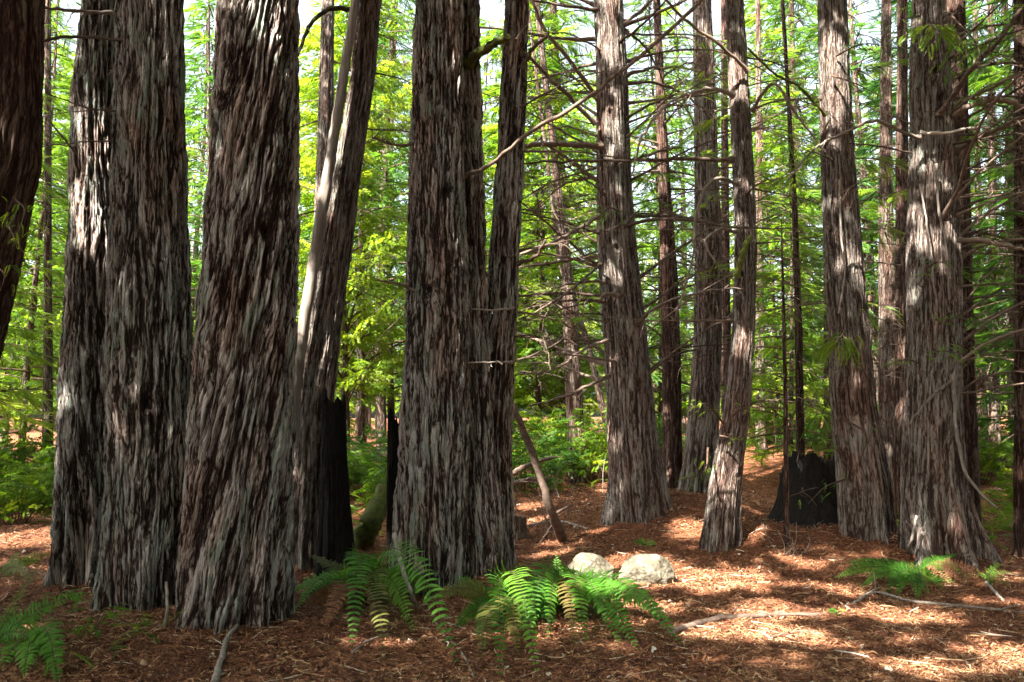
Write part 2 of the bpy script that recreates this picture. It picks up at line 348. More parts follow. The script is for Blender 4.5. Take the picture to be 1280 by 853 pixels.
# ------------------------------------------------------------------ trunks
class Trunk: pass
def make_trunk(pts, Y, parent, NA=256, dz=.02, nst=30, amp=.02, twist=0.0, warp=1.0, flare=.35, lobe=.10, seed=0., ztop=14, mat_=None, dy=0., fine=1.0, name='trunk', tipr=.55, boost=1.0, knots=()):
    P = sorted([(at(cx, cy, Y), w / 2 / F * Y) for cx, cy, w in pts], key=lambda q: q[0][2])
    zs = np.array([p[0][2] for p in P]); xs = np.array([p[0][0] for p in P]); rs = np.array([p[1] for p in P]) * boost
    xg = np.interp(0, zs, xs); zg = gz(xg, Y)
    zb = zg - .35
    zf = zs[-1] + .25
    rows = np.concatenate([np.arange(zb, zf, dz), np.arange(zf, ztop, .4)])
    kx = (xs[-1] - xs[-2]) / (zs[-1] - zs[-2]); kx = np.clip(kx, -.3, .3)
    zz = np.concatenate([zs, [ztop]]); xx = np.concatenate([xs, [xs[-1] + kx * (ztop - zs[-1])]]); rr = np.concatenate([rs, [rs[-1] * tipr]])
    cx = np.interp(rows, zz, xx); cr = np.interp(rows, zz, rr)
    k = max(3, int(.5 / dz)) | 1; ker = np.hanning(k + 2)[1:-1]; ker /= ker.sum()
    nd = len(np.arange(zb, zf, dz))
    def sm(v):
        q = np.pad(v, k // 2, mode='edge'); s = np.convolve(q, ker, 'valid'); o = v.copy(); o[:nd - k] = s[:nd - k]; return o
    cx, cr = sm(cx), sm(cr)
    t = Trunk(); t.Y = Y; t.dy = dy
    t.x = lambda z: float(np.interp(z, rows, cx)); t.r = lambda z: float(np.interp(z, rows, cr)); t.zg = zg
    t.y = lambda z: Y + dy * z
    th = np.arange(NA) * 2 * PI / NA
    C, Sn = np.cos(th)[None, :], np.sin(th)[None, :]; z = rows[:, None]
    hgt = z - zg
    L = pn(C * 1.1 + seed, Sn * 1.1, z * .3 + seed)
    rad = cr[:, None] * (1 + lobe * L)
    B = np.exp(-np.clip(hgt, -.2, None) / .42)
    rad = rad * (1 + flare * B * np.clip(1.3 * pn(C * 2.1 + seed, Sn * 2.1 + 5, z * .15 + seed * 2) + .7 * pn(C * 4.3, Sn * 4.3 + seed, z * .3), -.45, 1.0) * 1.35)
    turn = twist * z + .13 * pn(C * 1.3 + seed, Sn * 1.3, z * .6 + 3) * np.clip(rad * 2.2, .2, 1) + .05 * pn(C * 3.4, Sn * 3.4 + seed, z * 1.7)
    ph = th[None, :] + turn; Ct, St = np.cos(ph), np.sin(ph); q = nst / 6.3
    s = ph / (2 * PI) * nst + warp * 1.2 * pn(Ct * 1.8 + seed, St * 1.8, z * .7) + warp * .7 * pn(Ct * 4.5, St * 4.5 + seed, z * 1.8)
    fr = s - np.floor(s); r1 = 1 - np.abs(2 * fr - 1) ** 2.6
    dep = np.clip(.75 + .9 * pn(Ct * 3 + 2, St * 3 + seed, z * .9), .15, 1.3)
    rg = 1 - 2.2 * np.abs(pn(Ct * q * 1.1 + seed, St * q * 1.1, z * 1.5 + warp * .5 * pn(Ct * 3, St * 3, z)))
    rg2 = 1 - 2.2 * np.abs(pn(Ct * q * 2.6 + seed, St * q * 2.6 + 4, z * 4.2))
    r2 = 1 - np.abs(2 * ((ph / (2 * PI) * int(nst * 2.3) + warp * 2 * pn(Ct * 2.7 + seed, St * 2.7 + 9, z * 1.1)) % 1) - 1) ** 2.0
    pl = pn(Ct * q * 1.3 + seed, St * q * 1.3, z * 2.2 + seed); plate = sst(-.15, .05, pl) * .6 + sst(.18, .3, pl) * .4
    fi = pn(Ct * q * 6, St * q * 6 + seed, z * 9) * fine
    fi2 = pn(Ct * q * 11 + 3, St * q * 11 + seed, z * 16) * fine
    hgtf = .75 * (r1 - .7) * dep + .22 * (r2 - .6) + .75 * (rg - .4) + .42 * (rg2 - .4) + .5 * (plate - .5) + .42 * fi + .2 * fi2
    rad = rad + amp * (hgtf - np.percentile(hgtf, 75))
    rad[-1] *= .05
    tone = np.clip(.46 + .26 * (r1 - .75) * dep + .34 * (rg - .45) + .22 * (rg2 - .45) + .20 * (plate - .5) + .25 * fi, 0, 1)
    for kx, ky in knots:
        kp = at(kx, ky, Y); zk = kp[2]; xr = np.clip((kp[0] - t.x(zk)) / t.r(zk), -.95, .95); tk = -math.acos(xr)
        dth = (th[None, :] - tk + PI) % (2 * PI) - PI; dk = np.sqrt((t.r(zk) * dth) ** 2 + ((z - zk) * .75) ** 2) * (1 + .35 * pn(C * 6, Sn * 6, z * 6)); ks = min(1.0, t.r(zk) / .32)
        rad = rad + ks * (.045 * np.exp(-(dk / (.12 * ks)) ** 2) - .10 * np.exp(-(dk / (.045 * ks)) ** 2)); tone = tone - .55 * np.exp(-(dk / (.06 * ks)) ** 2)
    tone = np.clip(tone, 0, 1)
    V = np.stack([cx[:, None] + rad * C, (Y + dy * z) + rad * Sn, np.broadcast_to(z, rad.shape)], -1).reshape(-1, 3)
    nr = len(rows); i = np.arange(nr - 1)[:, None] * NA; j = np.arange(NA)[None]; j2 = (j + 1) % NA
    Q = np.stack([i + j, i + j2, i + NA + j2, i + NA + j], -1).reshape(-1, 4)
    mb = MB(); mb.add(V, Q, None, tone.ravel()); mb.grain = np.stack([rad * Ct + seed, rad * St, np.broadcast_to(z, rad.shape)], -1).reshape(-1, 3)
    mb.obj(name, mat_ or M_bark, parent)
    t.loc = np.array(parent.location); t.parent = parent
    return t

def tree_root(px, py, Y, label, name='redwood_tree', cat='tree', group=None):
    p = at(px, py, Y); return empty(name, (p[0], Y, gz(p[0], Y)), label, cat, group)

def branch_mesh(path, r0, r1, ntw, twl, n=14, droop=.25, mb=None, seedtw=None, knots=True):
    mb = mb or MB()
    P = smoothpath(path, n)
    P[1:-1] += rng.normal(size=(n - 2, 3)) * r0 * .25
    tt = np.linspace(0, 1, n)
    rad = r0 + (r1 - r0) * tt ** .8; rad[0] *= 1.5
    tube(mb, P, rad, 7, .5 + .2 * rng.normal(), rough=.08)
    Ltot = np.linalg.norm(np.diff(P, axis=0), axis=1).sum()
    for _ in range(ntw):
        t = rng.uniform(.2, .98); i = min(int(t * (n - 1)), n - 2)
        b = P[i] * (1 - (t * (n - 1) - i)) + P[i + 1] * (t * (n - 1) - i)
        d = P[i + 1] - P[i]; d /= np.linalg.norm(d) + 1e-9
        side = np.cross(d, [0, 0, 1]); side /= np.linalg.norm(side) + 1e-9
        v = d * rng.uniform(.2, .9) + side * rng.choice([-1, 1]) * rng.uniform(.3, 1.) + np.array([0, 0, rng.uniform(-.6, .45)])
        v /= np.linalg.norm(v); l = twl * rng.uniform(.35, 1.1) * (1.15 - t * .6)
        Q = np.array([b, b + v * l * .5 + [0, 0, .04 * l], b + v * l + np.array([0, 0, -droop * l])])
        Q = smoothpath(Q, 5); Q[1:] += rng.normal(size=(4, 3)) * .012
        tube(mb, Q, np.linspace(max(.0025, rad[i] * .42), .0018, 5), 5, .5 + .2 * rng.normal(), cap=False)
        for _ in range(2 if l > .25 else 0):
            k2 = rng.integers(1, 5); v2 = v + rng.normal(size=3) * .7; v2 /= np.linalg.norm(v2); l2 = l * rng.uniform(.2, .55)
            tube(mb, np.array([Q[k2], Q[k2] + v2 * l2 * .55, Q[k2] + v2 * l2 + [0, 0, -.12 * l2]]), [.0024, .002, .0014], 4, .5 + .2 * rng.normal(), cap=False)
    return mb
def rnd_branch(t, z, az, L, e0, curve, r0, ntw=6, twl=.6, mat_=None, name='branch', leafy=0, stub=False):
    d = np.array([math.cos(az), math.sin(az), 0]); b = np.array([t.x(z), t.y(z), z]) + d * t.r(z) * .8
    P = [b]; e = e0; n = 6; side = np.cross(d, [0, 0, 1]); wob = rng.uniform(-.25, .25)
    for i in range(n):
        dd = d * math.cos(e) + np.array([0, 0, math.sin(e)]) + side * wob * math.sin(i * 1.1)
        P.append(P[-1] + dd * L / n); e += curve / n + rng.normal() * .07
    P = np.array(P)
    if stub: P = P[:4]
    mb = branch_mesh(P, r0, r0 * .6 if stub else max(.003, r0 * .18), ntw, twl)
    if leafy:
        PP = smoothpath(P, 20); pos = []; dr = []
        for _ in range(leafy):
            j = rng.integers(7, 19); dd = PP[j + 1] - PP[j]; dd /= np.linalg.norm(dd); sd_ = np.cross(dd, [0, 0, 1]); off = float(np.clip(rng.normal() * .12, -.2, .2))
            pos.append(PP[j] + sd_ * off + [0, 0, -abs(off) * .3]); dr.append(dd + sd_ * np.sign(off) * rng.uniform(.2, 1.3) + np.array([0, 0, rng.uniform(-.5, .05)]))
        place_sprays(mb, pos, dr, rng.uniform(.5, .95, leafy), np.clip(.6 + rng.normal(size=leafy) * .18, 0, 1), SMALL, .3, 1)
    mb.obj(name, [mat_ or M_deadwood, M_leaf_y], t.parent)
def px_branch(t, pts, w0, w1, mat_=None, ntw=5, twl=.35, name='branch', label=None, extra=None):
    """pts: (px, py, Y) way points."""
    P = np.array([at(*q) for q in pts]); Y0 = pts[0][2]
    mb = branch_mesh(P, w0 / 2 / F * Y0, w1 / 2 / F * Y0, ntw, twl, n=max(12, len(pts) * 5))
    o = mb.obj(name, mat_ or M_deadwood, t.parent)
    if label: o['label'] = label
    return o

# ------------------------------------------------------------------ leaf sprays
def spray_tpl(n=16, L=.42, ll=.085, lw=.018, sweep=.62, droop=.16, axis=True):
    V = []; Q = []; 
    for i in range(n):
        t = (i + .6) / n; x = L * t
        l = ll * (1.05 - .65 * abs(t - .35) ** 1.2 / .6) * (1 - .35 * t)
        for s in (-1, 1):
            a = sweep + .35 * t; dx, dy = math.cos(a), s * math.sin(a)
            z0 = -droop * L * t * t; zz = -.14 * l
            nx, ny = -dy, dx; w = lw * (.8 + .3 * (1 - t)) / 2
            b = len(V)
            V += [(x, s * .003, z0), (x + dx * l * .45 + nx * w, dy * l * .45 + ny * w, z0 + .01), (x + dx * l, dy * l, z0 + zz), (x + dx * l * .45 - nx * w, dy * l * .45 - ny * w, z0 - .004)]
            Q.append((b, b + 1, b + 2, b + 3))
    b = len(V); V += [(L * .92, -.008, -droop * L * .9), (L * 1.08, 0, -droop * L * 1.15), (L * .92, .008, -droop * L * .9), (L * .9, 0, -droop * L * .85)]; Q.append((b, b + 1, b + 2, b + 3))
    return np.array(V, np.float32), np.array(Q, np.int32)
TPL = [spray_tpl(), spray_tpl(14, .36, .095, .02, .7, .3), spray_tpl(18, .5, .08, .017, .55, .1)]
SMALL = [spray_tpl(12, .36, .075, .014), spray_tpl(10, .3, .08, .014, .7, .25)]
def broad_tpl(n=15, L=.4):
    V = []; Q = []; r = np.random.default_rng(4)
    for i in range(n * 2):
        t = (i + .5) / (n * 2); x = L * t; s = -1 if i % 2 else 1
        a = .7 + .5 * r.random(); l = .05 + .03 * r.random(); dx, dy = math.cos(a), s * math.sin(a); w = l * .24; nx, ny = -dy, dx
        z = r.uniform(-.03, .03); b = len(V); ox, oy = x, s * .02
        V += [(ox, oy, z), (ox + dx * l * .5 + nx * w, oy + dy * l * .5 + ny * w, z + .012), (ox + dx * l, oy + dy * l, z - .02), (ox + dx * l * .5 - nx * w, oy + dy * l * .5 - ny * w, z - .008)]
        Q.append((b, b + 1, b + 2, b + 3))
    return np.array(V, np.float32), np.array(Q, np.int32)
BTPL = [broad_tpl()]
def place_sprays(mb, pos, dirs, scale, tone, tpl, roll=.5, m=0):
    pos = np.asarray(pos, np.float32); n = len(pos)
    if not n: return
    d = np.asarray(dirs, np.float32); d = d / (np.linalg.norm(d, axis=1)[:, None] + 1e-9)
    up = np.tile(np.array([0, 0, 1], np.float32), (n, 1)) + rng.normal(size=(n, 3)).astype(np.float32) * roll
    y = np.cross(up, d); y /= np.linalg.norm(y, axis=1)[:, None] + 1e-6; z = np.cross(d, y)
    scale = np.broadcast_to(np.asarray(scale, np.float32), (n,)); tone = np.broadcast_to(np.asarray(tone, np.float32), (n,))
    which = rng.integers(0, len(tpl), n)
    for k, (V, Q) in enumerate(tpl):
        ix = np.where(which == k)[0]
        if not len(ix): continue
        Rm = np.stack([d[ix], y[ix], z[ix]], -1) * scale[ix][:, None, None]
        VV = np.einsum('nij,vj->nvi', Rm, V) + pos[ix][:, None, :]
        QQ = Q[None] + (np.arange(len(ix)) * len(V))[:, None, None]
        tn = np.repeat(tone[ix], len(V)) + rng.normal(size=len(ix) * len(V)) * .04
        mb.add(VV.reshape(-1, 3), QQ.reshape(-1, 4), None, tn, m)

def conifer_crown(H, z0, Rm, nb, seed, sc=1.0, dens=.098, tpl=None, up=.15, drop=.5, shape=.75, tone0=.5):
    """one crown mesh round the z axis: limbs (slot 1) and sprays (slot 0)"""
    r = np.random.default_rng(seed); mb = MB(); pos = []; dr = []; scl = []; tn = []
    for b in range(nb):
        t = (b + r.random()) / nb; z = z0 + (H - z0) * t
        L = Rm * max(.12, (1 - t) ** shape) * r.uniform(.55, 1.1); az = b * 2.4 + r.uniform(-.5, .5)
        d = np.array([math.cos(az), math.sin(az), 0]); side = np.array([-d[1], d[0], 0])
        e = up + r.uniform(-.25, .25); n = 7; P = [np.array([0, 0, z])]
        for i in range(n):
            P.append(P[-1] + (d * math.cos(e) + np.array([0, 0, math.sin(e)])) * L / n); e -= drop / n * r.uniform(.4, 1.6)
        P = np.array(P); tube(mb, P, np.linspace(.012 + .006 * L, .003, n + 1), 5, .5, 1, cap=False)
        k = max(4, int(L / dens)); bt = tone0 + r.normal() * .16
        for i in range(k * 2):
            tt = r.uniform(.15, 1.0) ; f = tt * n; j = min(int(f), n - 1); q = P[j] + (P[j + 1] - P[j]) * (f - j)
            s = -1 if i % 2 else 1
            off = side * s * r.uniform(0, .42) * L * .5 * (1 - tt * .6)
            pos.append(q + off + np.array([0, 0, -abs(r.normal()) * .07])); dr.append(d * r.uniform(.4, 1) + side * s * r.uniform(.1, 1.1) + np.array([0, 0, r.uniform(-.55, .12)]))
            scl.append(sc * r.uniform(.65, 1.25)); tn.append(bt + r.normal() * .1)
    place_sprays(mb, pos, dr, scl, np.clip(tn, 0, 1), tpl or TPL, .35)
    return mb

# ================================================================== hero trees
T = {}
def hero(key, pts, Y, label, nb=0, **kw):
    b = max(pts, key=lambda q: q[1]); r = tree_root(b[0], b[1], Y, label)
    T[key] = make_trunk(pts, Y, r, **kw); return T[key]
hero('a', [(6, 0, 92), (-2, 200, 98), (-36, 350, 104), (-70, 480, 112), (-120, 760, 135)], 5.6, 'reddish dark redwood trunk leaning in at the top left corner', mat_=M_bark_red, nst=26, amp=.014, seed=1.3, NA=260)
hero('b', [(128, 0, 44), (122, 120, 58), (120, 300, 64), (116, 427, 70), (112, 600, 74), (108, 720, 80)], 7.1, 'slim lichen-streaked redwood trunk, leftmost of the fused group on the left', mat_=M_bark_grey, nst=22, amp=.026, twist=.2, seed=2.1, NA=300, dz=.016)
hero('c', [(187, 0, 78), (187, 200, 86), (187, 427, 98), (188, 600, 100), (186, 750, 104)], 6.3, 'straight grey redwood trunk standing close left of the widest twisted trunk', mat_=M_bark_grey, nst=34, amp=.024, twist=-.08, knots=((165, 22), (205, 505)), seed=3.7, NA=420, dz=.014, flare=.25)
hero('d', [(323, 0, 106), (317, 200, 114), (306, 427, 124), (298, 600, 130), (292, 750, 138)], 5.9, 'widest redwood trunk with deeply furrowed, twisting shaggy bark', mat_=M_bark, nst=32, amp=.030, twist=-.38, warp=.9, knots=((303, 96), (297, 146), (345, 300)), seed=4.4, NA=560, dz=.012, flare=.3, lobe=.10, boost=.95)
hero('e', [(461, 0, 30), (453, 100, 30), (436, 200, 34), (421, 300, 38), (403, 427, 42), (392, 520, 46), (385, 620, 48), (382, 690, 52)], 8.6, 'brown leaning redwood trunk with a split grey stem against its side', mat_=M_bark_brown, nst=18, amp=.016, seed=5.2, NA=220)
hero('e2', [(410, 0, 17), (407, 150, 20), (403, 300, 22), (398, 500, 24), (396, 640, 26)], 12.5, 'thin straight brown trunk behind the leaning split-stemmed trunk', mat_=M_bark_brown, nst=12, amp=.01, seed=6.9, NA=100, dz=.03)
hero('f', [(550, 0, 62), (547, 200, 66), (546, 427, 78), (541, 600, 84), (537, 720, 88)], 7.4, 'tall straight shaggy redwood trunk behind the biggest sword fern', mat_=M_bark_grey, nst=32, amp=.027, twist=.06, knots=((541, 112), (541, 368), (560, 250)), seed=7.7, NA=440, dz=.014, warp=1.1, flare=.2)
hero('g', [(577, 0, 44), (581, 200, 46), (583, 427, 52), (588, 600, 64), (594, 690, 76)], 7.75, 'narrow dark redwood trunk fused between the shaggy trunk and the slim curved trunk', mat_=M_bark, nst=22, amp=.028, seed=8.1, NA=340, dz=.016, flare=.2)
hero('h', [(646, 0, 30), (638, 200, 34), (631, 300, 38), (624, 427, 42), (617, 560, 48), (616, 690, 56)], 8.1, 'slim brown redwood trunk, rightmost of the fused centre group', mat_=M_bark, nst=18, amp=.020, seed=9.5, NA=280, dz=.018, flare=.25)
hero('i', [(760, 0, 36), (765, 100, 40), (767, 200, 43), (771, 300, 48), (782, 427, 55), (788, 510, 60), (795, 600, 66), (799, 660, 74)], 10.8, 'brown redwood trunk standing behind the two pale boulders', mat_=M_bark_brown, nst=34, amp=.014, warp=.6, knots=((760, 148), (768, 315)), seed=10.2, NA=300, dz=.018, flare=.22)
hero('j', [(823, 50, 10), (829, 200, 14), (836, 350, 22), (839, 450, 24), (841, 610, 26)], 12.6, 'thin dark redwood trunk just right of the boulder trunk', mat_=M_bark_red, nst=14, amp=.01, seed=11.4, NA=110, dz=.03)
hero('k', [(877, 0, 25), (881, 100, 28), (883, 200, 29), (886, 300, 33), (884, 427, 33), (880, 510, 37), (875, 615, 42)], 11.9, 'grey redwood trunk on the needle mound left of the bent trunk', mat_=M_bark_brown, nst=26, amp=.012, warp=.6, seed=12.6, NA=220, dz=.022)
hero('l', [(918, 0, 22), (923, 100, 24), (928, 200, 26), (932, 300, 27), (929, 427, 28), (922, 510, 31), (907, 600, 38), (899, 690, 40)], 9.35, 'redwood trunk that bends to the left near its foot', mat_=M_bark_brown, nst=24, amp=.012, warp=.7, knots=((920, 142), (922, 225), (924, 345)), seed=13.8, NA=220, dz=.02, flare=.3)
hero('m', [(1040, 0, 36), (1043, 100, 37), (1047, 200, 39), (1053, 300, 43), (1060, 400, 47), (1066, 500, 52), (1079, 600, 60), (1085, 685, 62)], 9.2, 'straight grey-footed redwood trunk beside the charred hollow stump', mat_=M_bark_brown, nst=34, amp=.012, warp=.5, seed=14.1, NA=300, dz=.018, flare=.25)
hero('n', [(1162, 0, 40), (1163, 100, 50), (1164, 200, 53), (1165, 300, 60), (1167, 400, 61), (1164, 500, 66), (1165, 600, 74), (1172, 700, 88)], 8.6, 'stout dark redwood trunk with flared foot behind the right-hand ferns', mat_=M_bark_brown, nst=40, amp=.014, warp=.6, knots=((1157, 98), (1162, 133), (1178, 145)), seed=15.9, NA=380, dz=.016, flare=.5, lobe=.12)
# background trunks with no low foliage
hero('o', [(1200, 300, 26), (1203, 450, 26), (1206, 600, 30)], 10.6, 'dark trunk close behind the stout flared trunk on the right', mat_=M_bark_red, nst=18, amp=.012, seed=16.6, NA=120, dz=.03)
hero('p', [(1108, 0, 12), (1107, 250, 17), (1109, 400, 20), (1112, 580, 24)], 13.5, 'sun-flecked trunk seen between the two big right-hand trunks', mat_=M_bark_far, nst=14, amp=.012, seed=17.6, NA=100, dz=.03)
hero('q', [(1128, 0, 12), (1127, 250, 15), (1129, 400, 19), (1131, 590, 22)], 12.2, 'thin dark trunk touching the left side of the stout flared trunk', mat_=M_bark_red, nst=14, amp=.01, seed=18.6, NA=90, dz=.03)
hero('r', [(700, 260, 10), (708, 330, 13), (714, 420, 18), (719, 520, 21), (723, 612, 22)], 15.5, 'pale sunlit trunk in the clearing left of the boulder trunk', mat_=M_bark_far, nst=14, amp=.012, seed=19.6, NA=100, dz=.035)
hero('s', [(1034, 200, 9), (1036, 350, 12), (1038, 560, 16)], 16, 'sunlit trunk showing as a bright strip behind the grey-footed trunk', mat_=M_bark_far, nst=10, amp=.01, seed=20.6, NA=70, dz=.04)
hero('t', [(949, 250, 9), (950, 400, 11), (952, 590, 14)], 19, 'pale sunlit trunk standing right of the bent trunk', mat_=M_bark_far, nst=10, amp=.01, seed=21.6, NA=70, dz=.04)
hero('u', [(906, 200, 9), (907, 350, 11), (908, 560, 13)], 14.5, 'thin dark trunk showing between the grey and the bent trunks', mat_=M_bark_red, nst=10, amp=.01, seed=22.6, NA=70, dz=.04)
hero('v', [(987, 150, 5), (993, 250, 7), (998, 400, 9), (1001, 560, 10), (1002, 640, 11)], 10.8, 'straight dark pole-thin sapling left of the charred hollow stump', mat_=M_bark_red, nst=8, amp=.005, seed=23.6, NA=48, dz=.04)
hero('w', [(978, 330, 3), (981, 450, 5), (983, 600, 6), (984, 690, 7)], 9.1, 'spindly bare sapling with twiggy foot on the needle slope', mat_=M_bark_red, nst=8, amp=.003, seed=24.6, NA=36, dz=.04, ztop=4.2)
hero('x', [(1276, 300, 14), (1277, 450, 16), (1278, 690, 20)], 8.9, 'thin dark trunk at the right edge of the picture', mat_=M_bark_red, nst=10, amp=.008, seed=25.6, NA=80, dz=.03)
hero('y', [(1240, 200, 9), (1242, 400, 11), (1244, 610, 13)], 15.5, 'slender reddish trunk between the stout trunk and the right edge', mat_=M_bark_far, nst=8, amp=.008, seed=26.6, NA=60, dz=.04)
hero('z', [(1223, 250, 8), (1226, 420, 10), (1229, 610, 12)], 17.5, 'slender grey trunk nearest right of the stout trunk far behind', mat_=M_bark_far, nst=8, amp=.008, seed=27.6, NA=60, dz=.04)
hero('aa', [(452, 250, 8), (451, 400, 10), (450, 590, 12)], 19, 'thin brown trunk in the sunny gap behind the charred stump', mat_=M_bark_far, nst=8, amp=.008, seed=28.6, NA=60, dz=.04)
hero('ab', [(60, 300, 9), (60, 450, 11), (59, 630, 14)], 15, 'thin sapling trunk in the green gap at the far left', mat_=M_bark_far, nst=8, amp=.008, seed=29.6, NA=60, dz=.04)
hero('ac', [(690, 250, 5), (700, 330, 7), (735, 430, 8), (765, 560, 9)], 17, 'thin trunk leaning up to the left behind the boulder trunk', mat_=M_bark_far, nst=8, amp=.006, seed=30.6, NA=50, dz=.05)

# split grey stem of the leaning trunk (a part of that tree)
def grey_stem():
    t = T['e']
    pts = [(369, 560, 8.35, 8), (372, 470, 8.32, 13), (377, 427, 8.3, 15), (397, 300, 8.3, 14), (413, 200, 8.3, 13), (429, 100, 8.32, 12), (444, 0, 8.35, 10), (456, -80, 8.4, 9)]
    P = smoothpath(np.array([at(a, b, c) for a, b, c, w in pts]), 60); w = np.interp(np.linspace(0, 1, 60), np.linspace(0, 1, 8), [q[3] for q in pts]) / 2 / F * 8.3
    mb = MB(); tube(mb, P, w, 16, .55, rough=.09); o = mb.obj('dead_stem', M_greywood, t.parent); o['label'] = 'bleached grey split stem'
grey_stem()

# ------------------------------------------------------------------ procedural dead limbs
def limbs(key, n, z0, z1, azs, L, e=(-.1, .5), curve=(-.6, .2), r=(.008, .02), ntw=(4, 9), twl=.6, m=None, leaf=.0):
    t = T[key]
    for i in range(n):
        z = z0 + (z1 - z0) * (i + rng.random()) / n
        az = rng.choice(azs) + rng.normal() * .45
        rnd_branch(t, z, az, rng.uniform(*L) * (.7 + .6 * rng.random()), rng.uniform(*e), rng.uniform(*curve) * rng.uniform(.3, 1.8), rng.uniform(*r), int(rng.integers(*ntw) * 1.3), twl, m, leafy=int(rng.integers(16, 34)) if rng.random() < leaf else 0, stub=rng.random() < .14)
limbs('i', 64, 1.9, 7.4, [PI, PI, 0, .3, 2.8, -2.7, -.3], (1.3, 3.4), (-.1, .7), (-.9, .1), (.012, .030), (5, 11), .9, leaf=0.16)
limbs('j', 40, 1.8, 7.5, [PI, 0, 2.5, .6, -.6], (.9, 2.8), (-.3, .7), (-.7, .1), (.009, .02), leaf=0.3)
limbs('k', 26, 2.6, 7.5, [PI, 0, 2.5, .6, -.8, -2.3], (.9, 2.6), (-.2, .6), (-.9, 0), (.009, .02), leaf=0.3)
limbs('l', 20, 1.6, 6.0, [PI, 0, -.7, 2.6, .6], (.5, 1.9), (-.2, .5), (-1, 0), (.007, .015), leaf=0.2)
limbs('m', 16, 1.5, 5.8, [PI, 0, .6, 2.6], (.5, 1.6), (-.3, .4), (-1, 0), (.005, .012), leaf=0.4)
limbs('n', 52, 1.7, 5.8, [0, .1, .5, -.3, -.5], (1.2, 3.0), (0, .85), (-1.4, -.3), (.010, .024), (5, 11), .8, leaf=0.28)
limbs('n', 8, 2.0, 5.6, [PI, 2.6, -2.6], (.5, 1.4), (-.2, .5), (-1, 0), (.006, .012))
limbs('h', 12, 1.9, 5.4, [0, .4, -.4, .8], (.5, 1.7), (-.2, .4), (-.6, .2), (.007, .016))
limbs('e', 8, 2.0, 6.0, [0, .5, 2.7], (.5, 1.6), (-.4, .3), (-1, 0), (.006, .012))
limbs('e2', 14, 2.0, 7.5, [PI, 0, .5, 2.6], (.8, 2.2), (-.5, .4), (-.8, .1), (.007, .014), leaf=0.4)
limbs('p', 18, 1.2, 6.5, [PI, 0, -1.2, -.5, -2.4], (.6, 1.8), (-.3, .4), (-.6, .1), (.006, .012), leaf=0.4)
limbs('r', 16, 1.5, 6.0, [PI, 0, -.5, -2.4], (.8, 2.0), (-.2, .7), (-.6, .2), (.008, .016), leaf=0.3)
limbs('y', 16, 1.0, 6.5, [PI, 0, -1, -2], (.8, 2.4), (-.1, .7), (-1.4, -.3), (.007, .015), leaf=0.4)
limbs('z', 16, 1.0, 6.5, [PI, 0, -1, -2], (.8, 2.4), (-.1, .7), (-1.4, -.3), (.007, .015), leaf=0.4)
limbs('x', 10, 1.5, 4.8, [PI, -2.6, 2.6], (.5, 1.3), (-.1, .5), (-1.2, -.3), (.005, .01))
limbs('ab', 14, 1.0, 6.5, [PI, 0, -1, -2], (.8, 2.2), (-.2, .4), (-.4, .2), (.006, .012), leaf=0.5)
limbs('aa', 10, 1.0, 6.5, [PI, 0, -1, -2], (.7, 1.8), (-.2, .5), (-.6, .2), (.006, .012))
limbs('v', 12, 1.2, 5.0, [PI, 0, -1], (.4, 1.1), (-.2, .5), (-.6, .2), (.003, .006), (2, 6), .3, leaf=0.4)
limbs('w', 8, .5, 3.6, [PI, 0, -1], (.2, .6), (-.2, .6), (-.6, .2), (.002, .004), (2, 4), .2)
limbs('c', 3, 3.2, 5.0, [PI, 2.9], (.5, 1.0), (-.3, .3), (-.4, .1), (.005, .009), (2, 5), .3)
limbs('s', 12, 1.2, 7, [PI, 0, -1], (.6, 1.8), (-.3, .4), (-.6, .1), (.006, .012))
limbs('t', 14, 1.5, 8, [PI, 0, -1], (.8, 2.2), (-.3, .4), (-.6, .1), (.007, .014), leaf=0.4)
# the limbs one can point to
px_branch(T['g'], [(578, 222, 7.5), (610, 208, 7.2), (660, 168, 6.9), (720, 132, 6.7), (790, 78, 6.5), (875, 2, 6.3), (905, -30, 6.2)], 5.5, 4, M_deadwood, 5, .25, label='long pale limb slanting up to the right across the boulder trunk')
px_branch(T['g'], [(572, 84, 7.6), (590, 72, 7.4), (612, 58, 7.2), (634, 46, 7.1)], 15, 9, M_moss, 1, .1, label='thick mossy broken limb')
px_branch(T['l'], [(917, 120, 9.2), (895, 112, 9.0), (862, 116, 8.9), (822, 142, 8.8), (803, 172, 8.8), (790, 220, 8.8)], 6, 2.5, M_palewood, 7, .35)
px_branch(T['l'], [(918, 199, 9.2), (850, 199, 9.1), (760, 201, 9.0), (690, 202, 9.0), (645, 205, 9.0)], 6, 2.5, M_deadwood, 8, .35)
px_branch(T['l'], [(922, 290, 9.2), (900, 287, 9.0), (882, 300, 8.9), (902, 340, 8.9)], 5, 2, M_palewood, 2, .15)
px_branch(T['l'], [(922, 230, 9.2), (895, 223, 9.0), (872, 260, 8.9), (866, 320, 8.9), (845, 395, 8.9)], 5, 2, M_palewood, 5, .25)
px_branch(T['l'], [(921, 345, 9.1), (928, 318, 9.0), (938, 295, 9.0)], 8, 7, M_moss, 0, .1, label='short mossy green limb')
px_branch(T['l'], [(935, 90, 9.2), (905, 60, 9.0), (850, 20, 8.8), (820, -15, 8.6)], 5, 3, M_deadwood, 5, .3)
px_branch(T['l'], [(940, 140, 9.2), (962, 105, 9.0), (1000, 150, 8.8), (1040, 200, 8.7)], 5, 2, M_deadwood, 5, .3)
px_branch(T['i'], [(752, 182, 10.6), (715, 181, 10.4), (675, 181, 10.3), (655, 183, 10.3)], 8, 6, M_deadwood, 2, .3)
